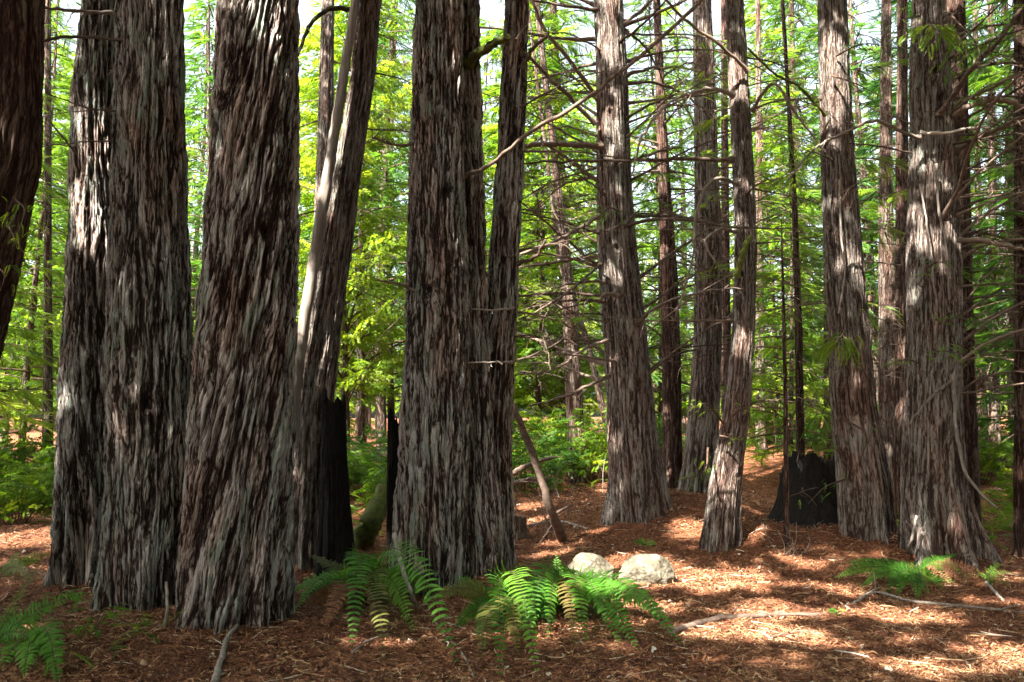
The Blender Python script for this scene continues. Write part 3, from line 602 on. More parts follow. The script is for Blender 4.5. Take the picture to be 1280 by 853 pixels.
px_branch(T['i'], [(750, 270, 10.5), (712, 292, 10.2), (675, 310, 10.1), (650, 318, 10.0)], 6, 3, M_deadwood, 6, .5)
px_branch(T['i'], [(752, 330, 10.5), (700, 372, 10.2), (660, 395, 10.0), (648, 400, 10.0)], 4, 2, M_deadwood, 6, .4)
px_branch(T['i'], [(760, 425, 10.5), (728, 438, 10.2), (690, 462, 10.1), (650, 468, 10)], 5, 2, M_deadwood, 7, .4)
px_branch(T['i'], [(762, 470, 10.5), (715, 492, 10.2), (660, 508, 10.0)], 5, 2, M_deadwood, 7, .4)
px_branch(T['i'], [(772, 370, 10.45), (757, 368, 10.35), (748, 376, 10.35)], 6, 4, M_deadwood, 0, .4)
px_branch(T['i'], [(745, 120, 10.6), (715, 80, 10.4), (672, 20, 10.2), (660, -20, 10.1)], 6, 4, M_deadwood, 6, .5)
px_branch(T['i'], [(745, 155, 10.6), (700, 110, 10.4), (650, 60, 10.2)], 6, 4, M_deadwood, 6, .5)
px_branch(T['h'], [(650, 85, 8.0), (672, 55, 7.9), (684, 44, 7.8)], 6, 4, M_deadwood, 1, .2)
px_branch(T['h'], [(648, 330, 8.0), (668, 322, 7.9), (682, 300, 7.8)], 6, 3, M_deadwood, 3, .2)
px_branch(T['h'], [(642, 385, 8.0), (620, 388, 7.7), (590, 387, 7.4)], 3.5, 2, M_palewood, 1, .1)
px_branch(T['h'], [(640, 453, 7.9), (605, 453, 7.5), (562, 454, 7.3)], 3, 1.5, M_palewood, 2, .1)
px_branch(T['n'], [(1150, 172, 8.3), (1128, 166, 8.25), (1096, 151, 8.2), (1060, 164, 8.2), (1020, 185, 8.2), (985, 225, 8.2)], 5, 2.5, M_palewood, 6, .3, label='bleached pale limb')
px_branch(T['n'], [(1150, 166, 8.3), (1180, 167, 8.2), (1210, 161, 8.15), (1237, 159, 8.1)], 5, 3, M_palewood, 1, .1, label='bleached pale limb')
px_branch(T['n'], [(1185, 150, 8.5), (1205, 138, 8.3), (1240, 124, 8.2), (1275, 132, 8.1), (1310, 150, 8.0)], 9, 6, M_deadwood, 5, .4)
px_branch(T['n'], [(1172, 145, 8.4), (1200, 105, 8.2), (1240, 60, 8.0), (1285, 0, 7.9)], 7, 5, M_deadwood, 6, .5)
px_branch(T['n'], [(1190, 190, 8.5), (1230, 170, 8.3), (1290, 140, 8.1)], 7, 5, M_deadwood, 6, .5)
px_branch(T['n'], [(1192, 300, 8.5), (1230, 302, 8.3), (1290, 315, 8.1)], 8, 5, M_deadwood, 6, .6)
px_branch(T['n'], [(1170, 205, 8.25), (1174, 260, 8.22), (1183, 310, 8.2), (1187, 375, 8.2)], 3.5, 3, M_greywood, 1, .2, label='strip of pale dead wood hanging on the bark')
px_branch(T['n'], [(1150, 230, 8.25), (1158, 275, 8.2), (1162, 320, 8.2)], 2.5, 2, M_greywood, 1, .2)
px_branch(T['n'], [(1192, 470, 8.3), (1196, 540, 8.1), (1215, 605, 7.9), (1246, 635, 7.8)], 6, 3, M_greywood, 2, .3)
px_branch(T['n'], [(1200, 470, 8.3), (1160, 500, 8.2), (1138, 530, 8.15)], 5, 3, M_greywood, 1, .2)
px_branch(T['m'], [(1049, 225, 8.95), (1052, 300, 8.9), (1056, 340, 8.9), (1048, 392, 8.9)], 3, 2, M_greywood, 1, .12, label='strip of pale dead wood hanging on the bark')
px_branch(T['m'], [(1032, 145, 9.0), (1000, 110, 8.8), (965, 90, 8.6), (935, 60, 8.5)], 4, 2.5, M_moss, 5, .3)
px_branch(T['m'], [(1030, 165, 9.0), (1037, 150, 8.8), (1036, 190, 8.8)], 3, 2, M_palewood, 1, .1)
px_branch(T['b'], [(140, 16, 6.9), (100, 14, 6.7), (50, 10, 6.5), (-10, 18, 6.3)], 5, 3.5, M_greywood, 1, .2)
px_branch(T['c'], [(160, 52, 6.1), (110, 46, 6.0), (60, 50, 5.9), (30, 62, 5.8), (-5, 78, 5.7)], 4.5, 3.5, M_greywood, 3, .3)
px_branch(T['c'], [(150, 140, 6.1), (115, 136, 6.0), (60, 118, 5.9)], 2.5, 1.5, M_greywood, 3, .2)
px_branch(T['b'], [(108, 205, 7.0), (90, 185, 6.9), (60, 150, 6.8)], 3.5, 2, M_deadwood, 4, .3)
px_branch(T['e'], [(445, 12, 8.5), (410, 12, 8.4), (388, 32, 8.3), (372, 70, 8.2)], 7, 4, M_moss, 2, .2, label='arching mossy limb')
px_branch(T['f'], [(520, 365, 7.2), (500, 355, 7.1), (470, 350, 7.0)], 5, 2, M_deadwood, 3, .2)
px_branch(T['f'], [(525, 178, 7.3), (500, 182, 7.2), (465, 172, 7.1)], 5, 3, M_deadwood, 4, .3)

# living sprays on the trunks
def live_branch(t, pts, n, sc=.6, m=None, name='leafy_branch', spread=.16, w=3, tone=.55):
    P = smoothpath(np.array([at(*q) for q in pts]), 12); mb = MB()
    tube(mb, P, np.linspace(w / 2 / F * pts[0][2], .002, 12), 5, .5, 1, cap=False)
    pos = []; dr = []; k = rng.uniform(.15, 1, n) * 11
    for f in k:
        j = min(int(f), 10); d = P[j + 1] - P[j]; d /= np.linalg.norm(d); s = np.cross(d, [0, 0, 1])
        pos.append(P[j] + (P[j + 1] - P[j]) * (f - j) + rng.normal(size=3) * spread * np.array([.5, .5, .25])); dr.append(d + s * rng.choice([-1, 1]) * rng.uniform(.2, 1.2) + np.array([0, 0, rng.uniform(-.5, .1)]))
    place_sprays(mb, pos, dr, sc * rng.uniform(.6, 1.1, n), np.clip(tone + rng.normal(size=n) * .15, 0, 1), SMALL, .3)
    return mb.obj(name, [m or M_leaf_y, M_twig], t.parent)
for pts, n, sc in [([(1170, 400, 8.3), (1200, 398, 7.9), (1225, 402, 7.6)], 16, .5), ([(1165, 440, 8.2), (1190, 440, 7.8), (1215, 445, 7.6)], 16, .5), ([(1150, 455, 8.3), (1130, 450, 7.9), (1110, 455, 7.7)], 9, .45),
                   ([(1160, 335, 8.2), (1172, 328, 7.9), (1190, 330, 7.7)], 8, .4), ([(1180, 30, 8.4), (1200, 55, 7.6), (1180, 95, 7.2)], 22, .6), ([(1190, 20, 8.4), (1225, 70, 7.5), (1215, 120, 7.1)], 20, .6), ([(1150, 20, 8.4), (1130, 30, 7.8), (1140, 60, 7.4)], 16, .55)]:
    live_branch(T['n'], pts, n, sc, M_leaf, tone=.75)
for pts, n, sc in [([(885, 560, 9.2), (880, 590, 8.9), (855, 600, 8.7)], 14, .42), ([(905, 530, 9.2), (880, 505, 8.9), (858, 512, 8.7)], 10, .4), ([(915, 520, 9.1), (930, 510, 8.8), (945, 505, 8.6)], 10, .4), ([(900, 545, 9.1), (925, 548, 8.8), (940, 540, 8.6)], 8, .4)]:
    live_branch(T['l'], pts, n, sc, M_leaf_y)
for pts, n, sc in [([(1045, 70, 9.0), (1080, 55, 8.6), (1120, 60, 8.4)], 18, .6), ([(1040, 200, 9.0), (1010, 190, 8.6), (990, 200, 8.4)], 12, .5), ([(1040, 95, 9.0), (1070, 105, 8.6), (1110, 125, 8.4)], 16, .6), ([(1055, 570, 8.9), (1040, 560, 8.7), (1015, 565, 8.6)], 7, .35), ([(1055, 600, 8.9), (1030, 610, 8.7), (1010, 630, 8.6)], 8, .35), ([(1055, 525, 8.9), (1080, 540, 8.7), (1065, 600, 8.6)], 6, .3)]:
    live_branch(T['m'], pts, n, sc, M_leaf, tone=.7)
for pts, n, sc in [([(775, 265, 10.4), (762, 260, 10.2), (745, 275, 10.0)], 12, .55), ([(780, 285, 10.4), (800, 262, 10.1), (830, 250, 9.9)], 14, .55)]:
    live_branch(T['i'], pts, n, sc, M_leaf)
for pts, n, sc in [([(20, 250, 5.4), (30, 270, 5.0), (15, 310, 4.8)], 10, .42), ([(10, 280, 5.4), (20, 300, 5.0), (35, 325, 4.9)], 9, .42), ([(-10, 330, 5.4), (5, 350, 5.1), (-2, 370, 5.0)], 7, .4)]:
    live_branch(T['a'], pts, n, sc, M_leaf_y)

# ================================================================== stumps, logs, sticks
def stump(name, px, top, base, Y, wt, wb, label, seed, jag=.25, hollow=True, NA=120, slant=0, m=None, depth=1.0, xt=None):
    pb = at(px, base, Y); zg = gz(pb[0], Y); ptop = at(xt if xt else px, top, Y); H = ptop[2] - zg
    r0 = wb / 2 / F * Y; r1 = wt / 2 / F * Y
    th = np.arange(NA) * 2 * PI / NA; C, Sn = np.cos(th), np.sin(th)
    n = 70; t = np.linspace(-.12, 1, n)[:, None]
    jagz = (pn(C * 1.6 + seed, Sn * 1.6, seed) * 1.1 + pn(C * 4 + seed, Sn * 4, seed) * .3 + pn(C * 13 + seed, Sn * 13, seed) * .22) * jag - jag * .3 + slant * C
    zz = zg + H * t + jagz[None] * np.clip(t, 0, 1) ** 2
    rad = r1 + (r0 - r1) * np.exp(-np.clip(t, 0, 1) * 3.2)
    rad = rad * (1 + .10 * pn(C * 2 + seed, Sn * 2, t * .8) + .22 * np.exp(-np.clip(t, 0, 1) * 9) * pn(C * 3, Sn * 3 + seed, .5))
    rad = rad + .02 * pn(C * 7 + seed, Sn * 7, t * 2) + .012 * pn(C * 16, Sn * 16 + seed, t * 5)
    lean = (ptop[0] - pb[0]) * np.clip(t, 0, 1)
    V = np.stack([pb[0] + lean + rad * C, Y + rad * Sn * depth, zz], -1)
    # inner wall going down
    ri = rad[-1] * .72; inn = []
    for k, q in enumerate(np.linspace(0, .55, 12)):
        inn.append(np.stack([pb[0] + lean[-1] + ri * C * (1 - .1 * q), Y + ri * Sn * depth * (1 - .1 * q), zz[-1] - .012 - H * q + (jagz * -1) * q], -1))
    V = np.concatenate([V, np.array(inn)]); nr = len(V); V = V.reshape(-1, 3)
    i = np.arange(nr - 1)[:, None] * NA; j = np.arange(NA)[None]; j2 = (j + 1) % NA
    Q = np.stack([i + j, i + j2, i + NA + j2, i + NA + j], -1).reshape(-1, 4)
    V = np.concatenate([V, V[-NA:].mean(0)[None]]); c = len(V) - 1; jj = np.arange(NA)
    Tt = np.stack([(nr - 1) * NA + jj, (nr - 1) * NA + (jj + 1) % NA, np.full(NA, c)], -1)
    mb = MB(); mb.add(V, Q, Tt, .5); o = mb.obj(name, m or M_char, None, (pb[0], Y, zg)); tag(o, label, 'stump')
stump('charred_stump', 421, 496, 680, 8.25, 28, 52, 'tall charred black stump with a jagged top left of the mossy log', 3.1, .16, xt=417)
stump('charred_snag', 494, 520, 690, 7.75, 17, 20, 'narrow charred black snag against the tall shaggy trunk', 5.5, .22, depth=1.6, slant=-.1)
stump('hollow_stump', 1018, 566, 690, 10.0, 80, 104, 'broad burnt hollow stump in deep shade behind the grey-footed trunk', 8.8, .34)
stump('cut_stump', 648, 645, 668, 10.6, 18, 24, 'small cut stump on the needles behind the fused centre trunks', 2.2, .02, m=M_deadwood)

def loose(name, pts, w0, w1, m, label, cat='stick', ntw=2, twl=.2, rough=.08, n=18, segs=9, lift=0):
    """pts: (px, py, dz) on the ground, or (px, py, None, Y) in the air"""
    P = []
    for q in pts:
        if len(q) == 4: P.append(at(q[0], q[1], q[3]))
        else:
            g = ghit(q[0], q[1]); g[2] += q[2]; P.append(g)
    P = np.array(P); d = P[0][1]
    mb = MB(); Pp = smoothpath(P, n); r0 = w0 / 2 / F * d; r1 = w1 / 2 / F * d
    Pp[1:-1] += rng.normal(size=(n - 2, 3)) * r0 * .12
    tube(mb, Pp, np.linspace(r0, r1, n), segs, .5, rough=rough)
    for _ in range(ntw):
        i = rng.integers(2, n - 2); dv = Pp[i + 1] - Pp[i]; dv /= np.linalg.norm(dv); v = dv + rng.normal(size=3) * .7; v[2] = abs(v[2]) * .5; v /= np.linalg.norm(v)
        tube(mb, smoothpath(np.array([Pp[i], Pp[i] + v * twl * .6, Pp[i] + v * twl + [0, 0, -.02]]), 5), np.linspace(r1 * .8, .002, 5), 5, .5)
    o = mb.obj(name, m, None, P[0]); tag(o, label, cat); return o
loose('fallen_log', [(452, 674, .05), (466, 648, None, 8.9), (484, 612, None, 9.2)], 24, 20, M_moss, 'mossy broken log propped between the charred stump and the charred snag', 'log', 1, .15, rough=.13)
loose('fallen_sapling', [(704, 676, .0), (690, 640, None, 9.75), (668, 575, None, 9.55), (640, 505, None, 9.3)], 12, 7, M_deadwood, 'dead leaning sapling stem resting against the slim trunk of the centre group', 'log', 3, .4)
loose('fallen_stick', [(268, 862, .03), (277, 828, .04), (285, 806, .05), (297, 786, .03)], 10, 5, M_greywood, 'bleached grey stick lying in the needles at the bottom left', 'stick', 0)
loose('fallen_stick', [(205, 786, .0), (209, 760, None, 5.55), (208, 728, None, 5.65)], 4, 3.5, M_greywood, 'short grey stick standing upright against the foot of the twisted trunk', 'stick', 0)
loose('fallen_branch', [(838, 797, .03), (870, 786, .03), (905, 777, .03), (950, 775, .03), (1030, 771, .02)], 12, 4, M_deadwood, 'long dark crooked branch lying across the sunny path', 'branch', 3, .25)
loose('fallen_stick', [(1068, 757, .02), (1098, 745, .03), (1140, 755, .02), (1200, 762, .03), (1290, 768, .01)], 4, 3, M_greywood, 'long thin twig lying below the right-hand ferns', 'stick', 3, .2)
loose('fallen_stick', [(1233, 733, .03), (1242, 742, .03), (1254, 754, .02)], 4, 3, M_palewood, 'short pale stick beside the small fern at the right', 'stick', 0)
loose('fallen_stick', [(493, 668, None, 7.0), (500, 700, None, 6.7), (515, 745, None, 6.35), (522, 762, .0)], 6, 4, M_palewood, 'pale stick leaning behind the biggest fern', 'stick', 1)
loose('fallen_stick', [(440, 822, .03), (462, 808, .04), (485, 800, .04)], 3, 2, M_greywood, 'curved grey twig lying under the biggest fern', 'stick', 1, .1)
loose('fallen_stick', [(1136, 690, .02), (1140, 672, None, 8.0), (1146, 645, None, 8.1)], 4, 3, M_greywood, 'thin stick propped between the two big right-hand trunks', 'stick', 0)
loose('fallen_stick', [(300, 752, .02), (330, 745, .03), (365, 738, .02)], 4, 3, M_greywood, 'grey stick lying at the foot of the widest trunk', 'stick', 1, .1)
loose('fallen_log', [(640, 592, None, 12.2), (665, 580, None, 12.3), (690, 572, None, 12.5)], 7, 5, M_deadwood, 'upper of two grey-brown fallen logs in the brush behind the leaning stem', 'log', 2, .4)
loose('fallen_log', [(636, 606, None, 11.9), (660, 600, None, 12.0), (684, 598, None, 12.1)], 6, 5, M_deadwood, 'lower of two grey-brown fallen logs in the brush behind the leaning stem', 'log', 2, .4)
loose('fallen_stick', [(560, 800, .02), (580, 825, .02), (592, 850, .02)], 3, 2, M_palewood, 'forked pale twig between the biggest fern and the spreading fern', 'stick', 3, .12)
loose('fallen_stick', [(650, 660, .02), (690, 655, .03), (735, 663, .02)], 3, 2, M_palewood, 'pale stick lying behind the boulders near the leaning stem', 'stick', 1, .12)
loose('fallen_stick', [(960, 800, .015), (1010, 793, .02), (1050, 800, .015)], 3, 2, M_deadwood, 'thin dark twig on the path in front of the long dark branch', 'stick', 1, .1)

# brush of dead twigs at the foot of the leaning stem
def twig_brush(px, py, n, label, spread, hgt, m):
    g = ghit(px, py); mb = MB()
    for _ in range(n):
        b = g + np.array([rng.normal() * spread, rng.normal() * spread, 0]); b[2] = gz(b[0], b[1]) - .02
        az = rng.uniform(0, 2 * PI); l = hgt * rng.uniform(.5, 1.2); lean = rng.uniform(.2, 1.2)
        e = b + np.array([math.cos(az) * l * lean, math.sin(az) * l * lean, l])
        branch_mesh(np.array([b, (b + e) / 2 + rng.normal(size=3) * .06, e]), .006, .002, 3, .25 * hgt, 7, mb=mb)
    o = mb.obj('brush_pile', m, None, g); tag(o, label, 'brush', kind='stuff')
twig_brush(688, 668, 16, 'dead twiggy brush round the foot of the leaning stem', .25, .9, M_deadwood)
twig_brush(660, 615, 22, 'tangle of grey twigs behind the centre trunks', .8, .8, M_greywood)
twig_brush(984, 690, 8, 'pale dead twigs at the foot of the spindly sapling', .10, .42, M_greywood)
twig_brush(470, 615, 22, 'bleached twig tangle in the gap behind the mossy log', .6, .6, M_palewood)

# ================================================================== boulders
def boulder(px0, px1, py0, py1, Y, label, seed, tilt=0):
    import bmesh
    bm = bmesh.new(); bmesh.ops.create_icosphere(bm, subdivisions=6, radius=1)
    V = np.array([v.co[:] for v in bm.verts]); Tt = np.array([[v.index for v in f.verts] for f in bm.faces]); bm.free()
    r = np.random.default_rng(seed); d = V.copy(); rr = np.ones(len(V)) * 1.12
    for _ in range(26):
        nrm = r.normal(size=3); nrm /= np.linalg.norm(nrm); o = r.uniform(.74, 1.0); c = d @ nrm
        lim = np.where(c > .15, o / np.clip(c, .15, None), 9); rr = np.minimum(rr, lim)
    rr = rr + .06 * pn(d[:, 0] * 2 + seed, d[:, 1] * 2, d[:, 2] * 2) + .03 * pn(d[:, 0] * 6 + seed, d[:, 1] * 6, d[:, 2] * 6) + .012 * pn(d[:, 0] * 18, d[:, 1] * 18 + seed, d[:, 2] * 18)
    V = d * rr[:, None]
    w = (px1 - px0) / 2 / F * Y; a = at((px0 + px1) / 2, py0, Y); b = at((px0 + px1) / 2, py1, Y - w * .6); hh = (a[2] - gz(a[0], Y)) / 1.25
    V = V * np.array([w / 1.0, w * .75, hh]); ct = math.cos(tilt); st = math.sin(tilt)
    V = np.stack([V[:, 0] * ct - V[:, 2] * st, V[:, 1], V[:, 0] * st + V[:, 2] * ct], -1)
    c = np.array([a[0], Y, a[2] - hh * .86]); V = V + c
    tone = np.clip((V[:, 2] - (c[2] - hh * .55)) / (hh * 1.2), 0, 1)
    mb = MB(); mb.add(V, None, Tt, tone); o = mb.obj('boulder', M_rock, None, (c[0], c[1], gz(c[0], c[1]))); tag(o, label, 'boulder')
def rock_mat():
    m, nt, out = mat('pale_stone'); L = nt.links
    g = N(nt, 'ShaderNodeTexCoord').outputs['Object']; at_ = N(nt, 'ShaderNodeAttribute', attribute_name='tone')
    n1 = noise(nt, g, 9, 7, .65); n2 = noise(nt, g, 34, 5, .7); n3 = noise(nt, g, 5, 4, .6)
    r = ramp(nt, [(.32, (.075, .062, .045)), (.5, (.155, .14, .105)), (.68, (.245, .225, .18))]); L.new(n1, r.inputs[0])
    r2 = ramp(nt, [(.4, (.6, .58, .52)), (.6, (1, 1, 1))]); L.new(n2, r2.inputs[0])
    c = mixc(nt, .8, r.outputs[0], r2.outputs[0], 'MULTIPLY')
    ms = ramp(nt, [(.02, (1, 1, 1)), (.3, (0, 0, 0))]); L.new(math_(nt, 'ADD', at_.outputs['Fac'], math_(nt, 'MULTIPLY', math_(nt, 'SUBTRACT', n3, .5), 1.0)), ms.inputs[0])
    c = mixc(nt, math_(nt, 'MULTIPLY', ms.outputs[0], .75), c, (.24, .23, .06))
    p = N(nt, 'ShaderNodeBsdfPrincipled', Roughness=.9); p.inputs['Specular IOR Level'].default_value = .2
    b = N(nt, 'ShaderNodeBump', Strength=1.0, Distance=.03); L.new(math_(nt, 'ADD', n1, math_(nt, 'MULTIPLY', n2, .5)), b.inputs['Height'])
    L.new(c, p.inputs['Base Color']); L.new(b.outputs[0], p.inputs['Normal']); L.new(p.outputs[0], out.inputs[0]); return m
M_rock = rock_mat()
boulder(704, 765, 697, 730, 8.1, 'smooth sunlit white boulder, the left of the pair, half hidden by fern fronds', 21, -.08)
boulder(773, 842, 699, 731, 8.0, 'blocky pale boulder with yellow moss along its foot, right of the pair', 34, .03)

# ================================================================== ferns
def frond(P, W, tone, rnd=.0, n=30):
    """P: points along the rachis; pinnae in two rows"""
    k = len(P); mb = MB(); P = np.asarray(P); 
    tube(mb, P, np.linspace(.004, .0012, k), 5, .3, 1, cap=False)
    t = np.linspace(.08, 1.0, n); f = t * (k - 1); j = np.clip(f.astype(int), 0, k - 2); q = P[j] + (P[j + 1] - P[j]) * (f - j)[:, None]
    T_ = P[j + 1] - P[j]; T_ /= np.linalg.norm(T_, axis=1)[:, None]
    face = np.array([rng.normal() * .35 - .12 * P[0][0] / 3, -1.0 + rng.normal() * .2, .75 + rng.normal() * .25])   # blades turn to the open clearing and the light
    side = np.cross(T_, face); ln = np.linalg.norm(side, axis=1); side[ln < .15] = [1, 0, 0]; side /= np.linalg.norm(side, axis=1)[:, None]
    up = np.cross(side, T_)
    prof = np.clip(np.minimum(1, .35 + t * 2.4) * (1 - t ** 2.6) + .06, .06, 1)
    V = []; Q = []; tn = []
    for i in range(n):
        for s in (-1, 1):
            l = W * prof[i] * rng.uniform(.78, 1.08) * (.45 if rng.random() < .03 else 1); aa = .32 + rng.normal() * .10; d = side[i] * s * math.cos(aa) + T_[i] * math.sin(aa) + up[i] * rng.normal() * .10; w = W * .185 * (.75 + .4 * (1 - t[i])) * (1 if prof[i] > .3 else .7); nn = np.cross(d, up[i])
            b = len(V); z = up[i]; dr = rng.uniform(.06, .2)
            V += [q[i] - nn * w * .35, q[i] + nn * w * .45, q[i] + d * l * .35 - nn * w * .55 + z * .06 * l, q[i] + d * l * .35 + nn * w * .5 + z * .06 * l,
                  q[i] + d * l * .72 - nn * w * .42 + z * (.05 - dr * .3) * l, q[i] + d * l * .72 + nn * w * .34 + z * (.05 - dr * .3) * l, q[i] + d * l + T_[i] * l * .1 - z * dr * l]
            Q += [(b, b + 1, b + 3, b + 2), (b + 2, b + 3, b + 5, b + 4)]; tn += [tone + rng.normal() * .07] * 7
    Tt = [(7 * i + 4, 7 * i + 5, 7 * i + 6) for i in range(2 * n)]
    mb.add(V, Q, Tt, np.clip(tn, 0, 1), 0)
    return mb
def fern(px, py, tips, label, W=.075, name='sword_fern', group=None):
    c = ghit(px, py); c[2] -= .01
    root = empty(name, c, label, 'fern', group)
    tips = list(tips) + ([(None, rng.uniform(PI * .9, 2.1 * PI), rng.uniform(.32, .6), rng.uniform(.2, .4), int(rng.choice([0, 0, 0, 1, 2])), rng.uniform(.2, .55)) for _ in range(8)] if len(tips) > 11 else [])
    for tp in tips:
        tx, ty, dY, arch = tp[:4]; kind = tp[4] if len(tp) > 4 else 0
        if tx is None: e = c + np.array([math.cos(ty) * dY, math.sin(ty) * dY, rng.uniform(-.05, .3) * dY])
        else: e = at(tx, ty, c[1] + dY)
        if tx is None: e[2] = max(e[2], gz(e[0], e[1]) + .012)
        elif e[2] < gz(e[0], e[1]) + .012: e = ghit(tx, ty) + np.array([0, 0, .015])
        v = e - c; L = np.linalg.norm(v)
        m1 = c + v * .33 + np.array([0, 0, arch * L * .80]); m2 = c + v * .68 + np.array([0, 0, arch * L * .68])
        P = smoothpath(np.array([c, m1, m2, e]), 22)
        for i in range(len(P)): P[i][2] = max(P[i][2], gz(P[i][0], P[i][1]) + .012)
        Lp = np.linalg.norm(np.diff(P, axis=0), axis=1).sum()
        w = W * 1.4 * min(1.25, .6 + .55 * Lp) * rng.uniform(.9, 1.1)
        mt = [M_fern, M_fernold, M_fern_dry][kind]
        n = int(np.clip(Lp / .021, 14, 42))
        frond(P, w, float(np.clip((.5 if len(tp) < 6 else tp[5]) + rng.normal() * .1, 0, 1)), n=n).obj('frond', [mt, M_twig], root)
fern(455, 752, [(388, 695, .25, .15, 1), (441, 680, .15, .04, 0, .7), (536, 697, .2, .10, 0, .6), (362, 742, .0, .30, 0, .5), (366, 770, -.35, .36, 0, .75), (440, 812, -.95, .34, 0, .6), (538, 730, -.05, .30, 0, .7), (560, 742, .05, .2, 1), (517, 794, -.6, .30, 0, .6), (574, 838, -.75, .30, 0, .4),
                (481, 832, -.95, .22, 1), (424, 706, .3, .1, 1), (478, 704, .3, .12, 0, .3), (500, 716, .35, .12, 0, .2), (410, 722, .15, .28, 0, .55), (470, 690, .35, .08, 0, .4), (405, 790, -.6, .2, 2), (470, 800, -.7, .18, 2)],
     'biggest bright green sword fern, spread before the tall shaggy trunk', .085)
fern(624, 775, [(568, 722, .25, .2, 0, .5), (594, 750, -.1, .36, 0, .45), (660, 800, -.2, .34, 0, .5), (625, 852, -.75, .3, 0, .35), (672, 848, -.6, .34, 0, .5), (596, 800, -.35, .3, 0, .4), (664, 750, .1, .3, 0, .45), (575, 775, -.1, .3, 0, .3), (640, 742, .2, .2, 0, .4), (600, 830, -.6, .2, 1), (648, 820, -.5, .26, 1), (655, 780, -.1, .3, 2)],
     'sword fern in the middle of the row, its fronds arching down to the bottom edge', .075)
fern(702, 762, [(695, 692, .25, .03, 0, .35), (733, 806, -.45, .36, 0, .5), (660, 802, -.4, .4, 0, .5), (685, 803, -.5, .36, 0, .5), (719, 810, -.6, .3, 1), (775, 808, -.35, .3, 0, .4), (855, 812, -.25, .28, 0, .5), (840, 780, -.05, .26, 0, .35), (797, 814, -.4, .24, 0, .4), (640, 745, .05, .34, 0, .4), (655, 725, .2, .26, 0, .4), (756, 778, -.1, .3, 1), (790, 772, 0, .26, 1), (670, 775, -.3, .3, 0, .55)],
     'dark spreading sword fern hiding the foot of the left boulder', .078)
fern(1148, 728, [(1044, 722, .05, .2, 0, .6), (1052, 705, .15, .16, 0, .5), (1097, 718, 0, .32, 0, .5), (1085, 702, .1, .2, 0, .4), (1194, 707, .05, .3, 0, .45), (1198, 692, .2, .14, 0, .6), (1167, 728, -.2, .36, 0, .45), (1151, 738, -.45, .34, 0, .4), (1198, 731, -.1, .2, 0, .5), (1107, 748, -.25, .3, 0, .35), (1147, 754, -.4, .2, 0, .5), (1160, 748, -.35, .25, 1), (1120, 700, .2, .2, 0, .4), (1162, 700, .2, .2, 0, .4), (1128, 735, -.3, .3, 0, .4), (1075, 735, -.15, .25, 0, .5), (1180, 740, -.3, .3, 0, .5), (1120, 750, -.4, .3, 0, .4), (1178, 695, .15, .2, 0, .6)],
     'leafy sword fern at the foot of the two big right-hand trunks', .066)
fern(1233, 726, [(1201, 728, 0, .3, 1, .4), (1252, 705, .1, .2, 0, .7), (1268, 717, 0, .2, 0, .5), (1266, 738, -.15, .2, 1), (1240, 739, -.25, .25, 0, .5), (1222, 716, .15, .2, 0, .5)], 'small sword fern nearest the right edge of the picture', .048)
fern(806, 682, [(790, 678, 0, .2, 0, .7), (822, 682, 0, .2, 0, .8), (800, 672, .1, .1, 0, .8), (815, 690, -.1, .2, 1)], 'tiny fern sprouting just above the right boulder', .05)
fern(-10, 808, [(55, 765, .05, .15, 0, .4), (115, 741, .25, .16, 0, .55), (20, 760, .1, .1, 0, .4), (-60, 770, 0, .2), (40, 800, -.2, .2, 0, .3), (55, 702, .6, .1, 1)], 'sword fern at the left edge with one long frond over the needles', .06)
fern(40, 815, [(72, 858, -.35, .4, 0, .6), (2, 835, -.3, .4, 0, .5), (30, 850, -.4, .3, 0, .5), (60, 826, -.1, .4, 0, .45)], 'low bright fern in the bottom left corner', .085)
fern(0, 720, [(50, 702, .1, .2, 0, .4), (25, 690, .2, .1, 0, .4), (40, 730, -.1, .2, 1), (-30, 700, 0, .2), (70, 690, .4, .1, 1)], 'dull fern by the left edge behind the slim lichen-streaked trunk', .06)
fern(1048, 768, [(1034, 764, 0, .2, 0, .6), (1060, 765, 0, .2, 0, .7), (1045, 772, -.08, .2, 0, .5)], 'tiny green sprig alone on the sunny path', .04)
fern(385, 682, [(368, 672, .1, .2, 0, .3), (400, 668, .1, .1, 0, .3), (372, 690, -.1, .2, 0, .2), (410, 688, -.1, .2, 0, .3)], 'small dark fern at the foot of the leaning split-stemmed trunk', .055)

# little leafy plants
def sprig(px, py, n, hgt, label, sc=.35, tone=.6, m=None):
    g = ghit(px, py); mb = MB(); pos = []; dr = []
    for _ in range(n):
        az = rng.uniform(0, 2 * PI); l = hgt * rng.uniform(.5, 1.1)
        e = g + np.array([math.cos(az) * l * .6, math.sin(az) * l * .6, l * rng.uniform(.5, 1)])
        P = smoothpath(np.array([g, (g + e) / 2 + [0, 0, l * .15], e]), 6); tube(mb, P, np.linspace(.003, .0015, 6), 4, .5, 1, cap=False)
        for _ in range(3):
            pos.append(P[rng.integers(2, 6)]); dr.append([math.cos(az) + rng.normal() * .6, math.sin(az) + rng.normal() * .6, rng.uniform(-.3, .2)])
    place_sprays(mb, pos, dr, sc * rng.uniform(.7, 1.1, len(pos)), np.clip(tone + rng.normal(size=len(pos)) * .15, 0, 1), SMALL if m is None else BTPL, .3)
    o = mb.obj('seedling', [m or M_leaf_y, M_twig], None, g); tag(o, label, 'plant')
sprig(118, 795, 9, .26, 'seedling sprouting from a dark clump left of the widest trunk', .34, .5)
sprig(160, 745, 7, .16, 'low green sprig at the foot of the slim left trunk', .3, .6)
sprig(165, 790, 5, .14, 'tiny sprig on the needles in front of the left trunks', .3, .6)
sprig(400, 660, 8, .2, 'dark ivy-like sprig at the foot of the charred stump', .3, .2)
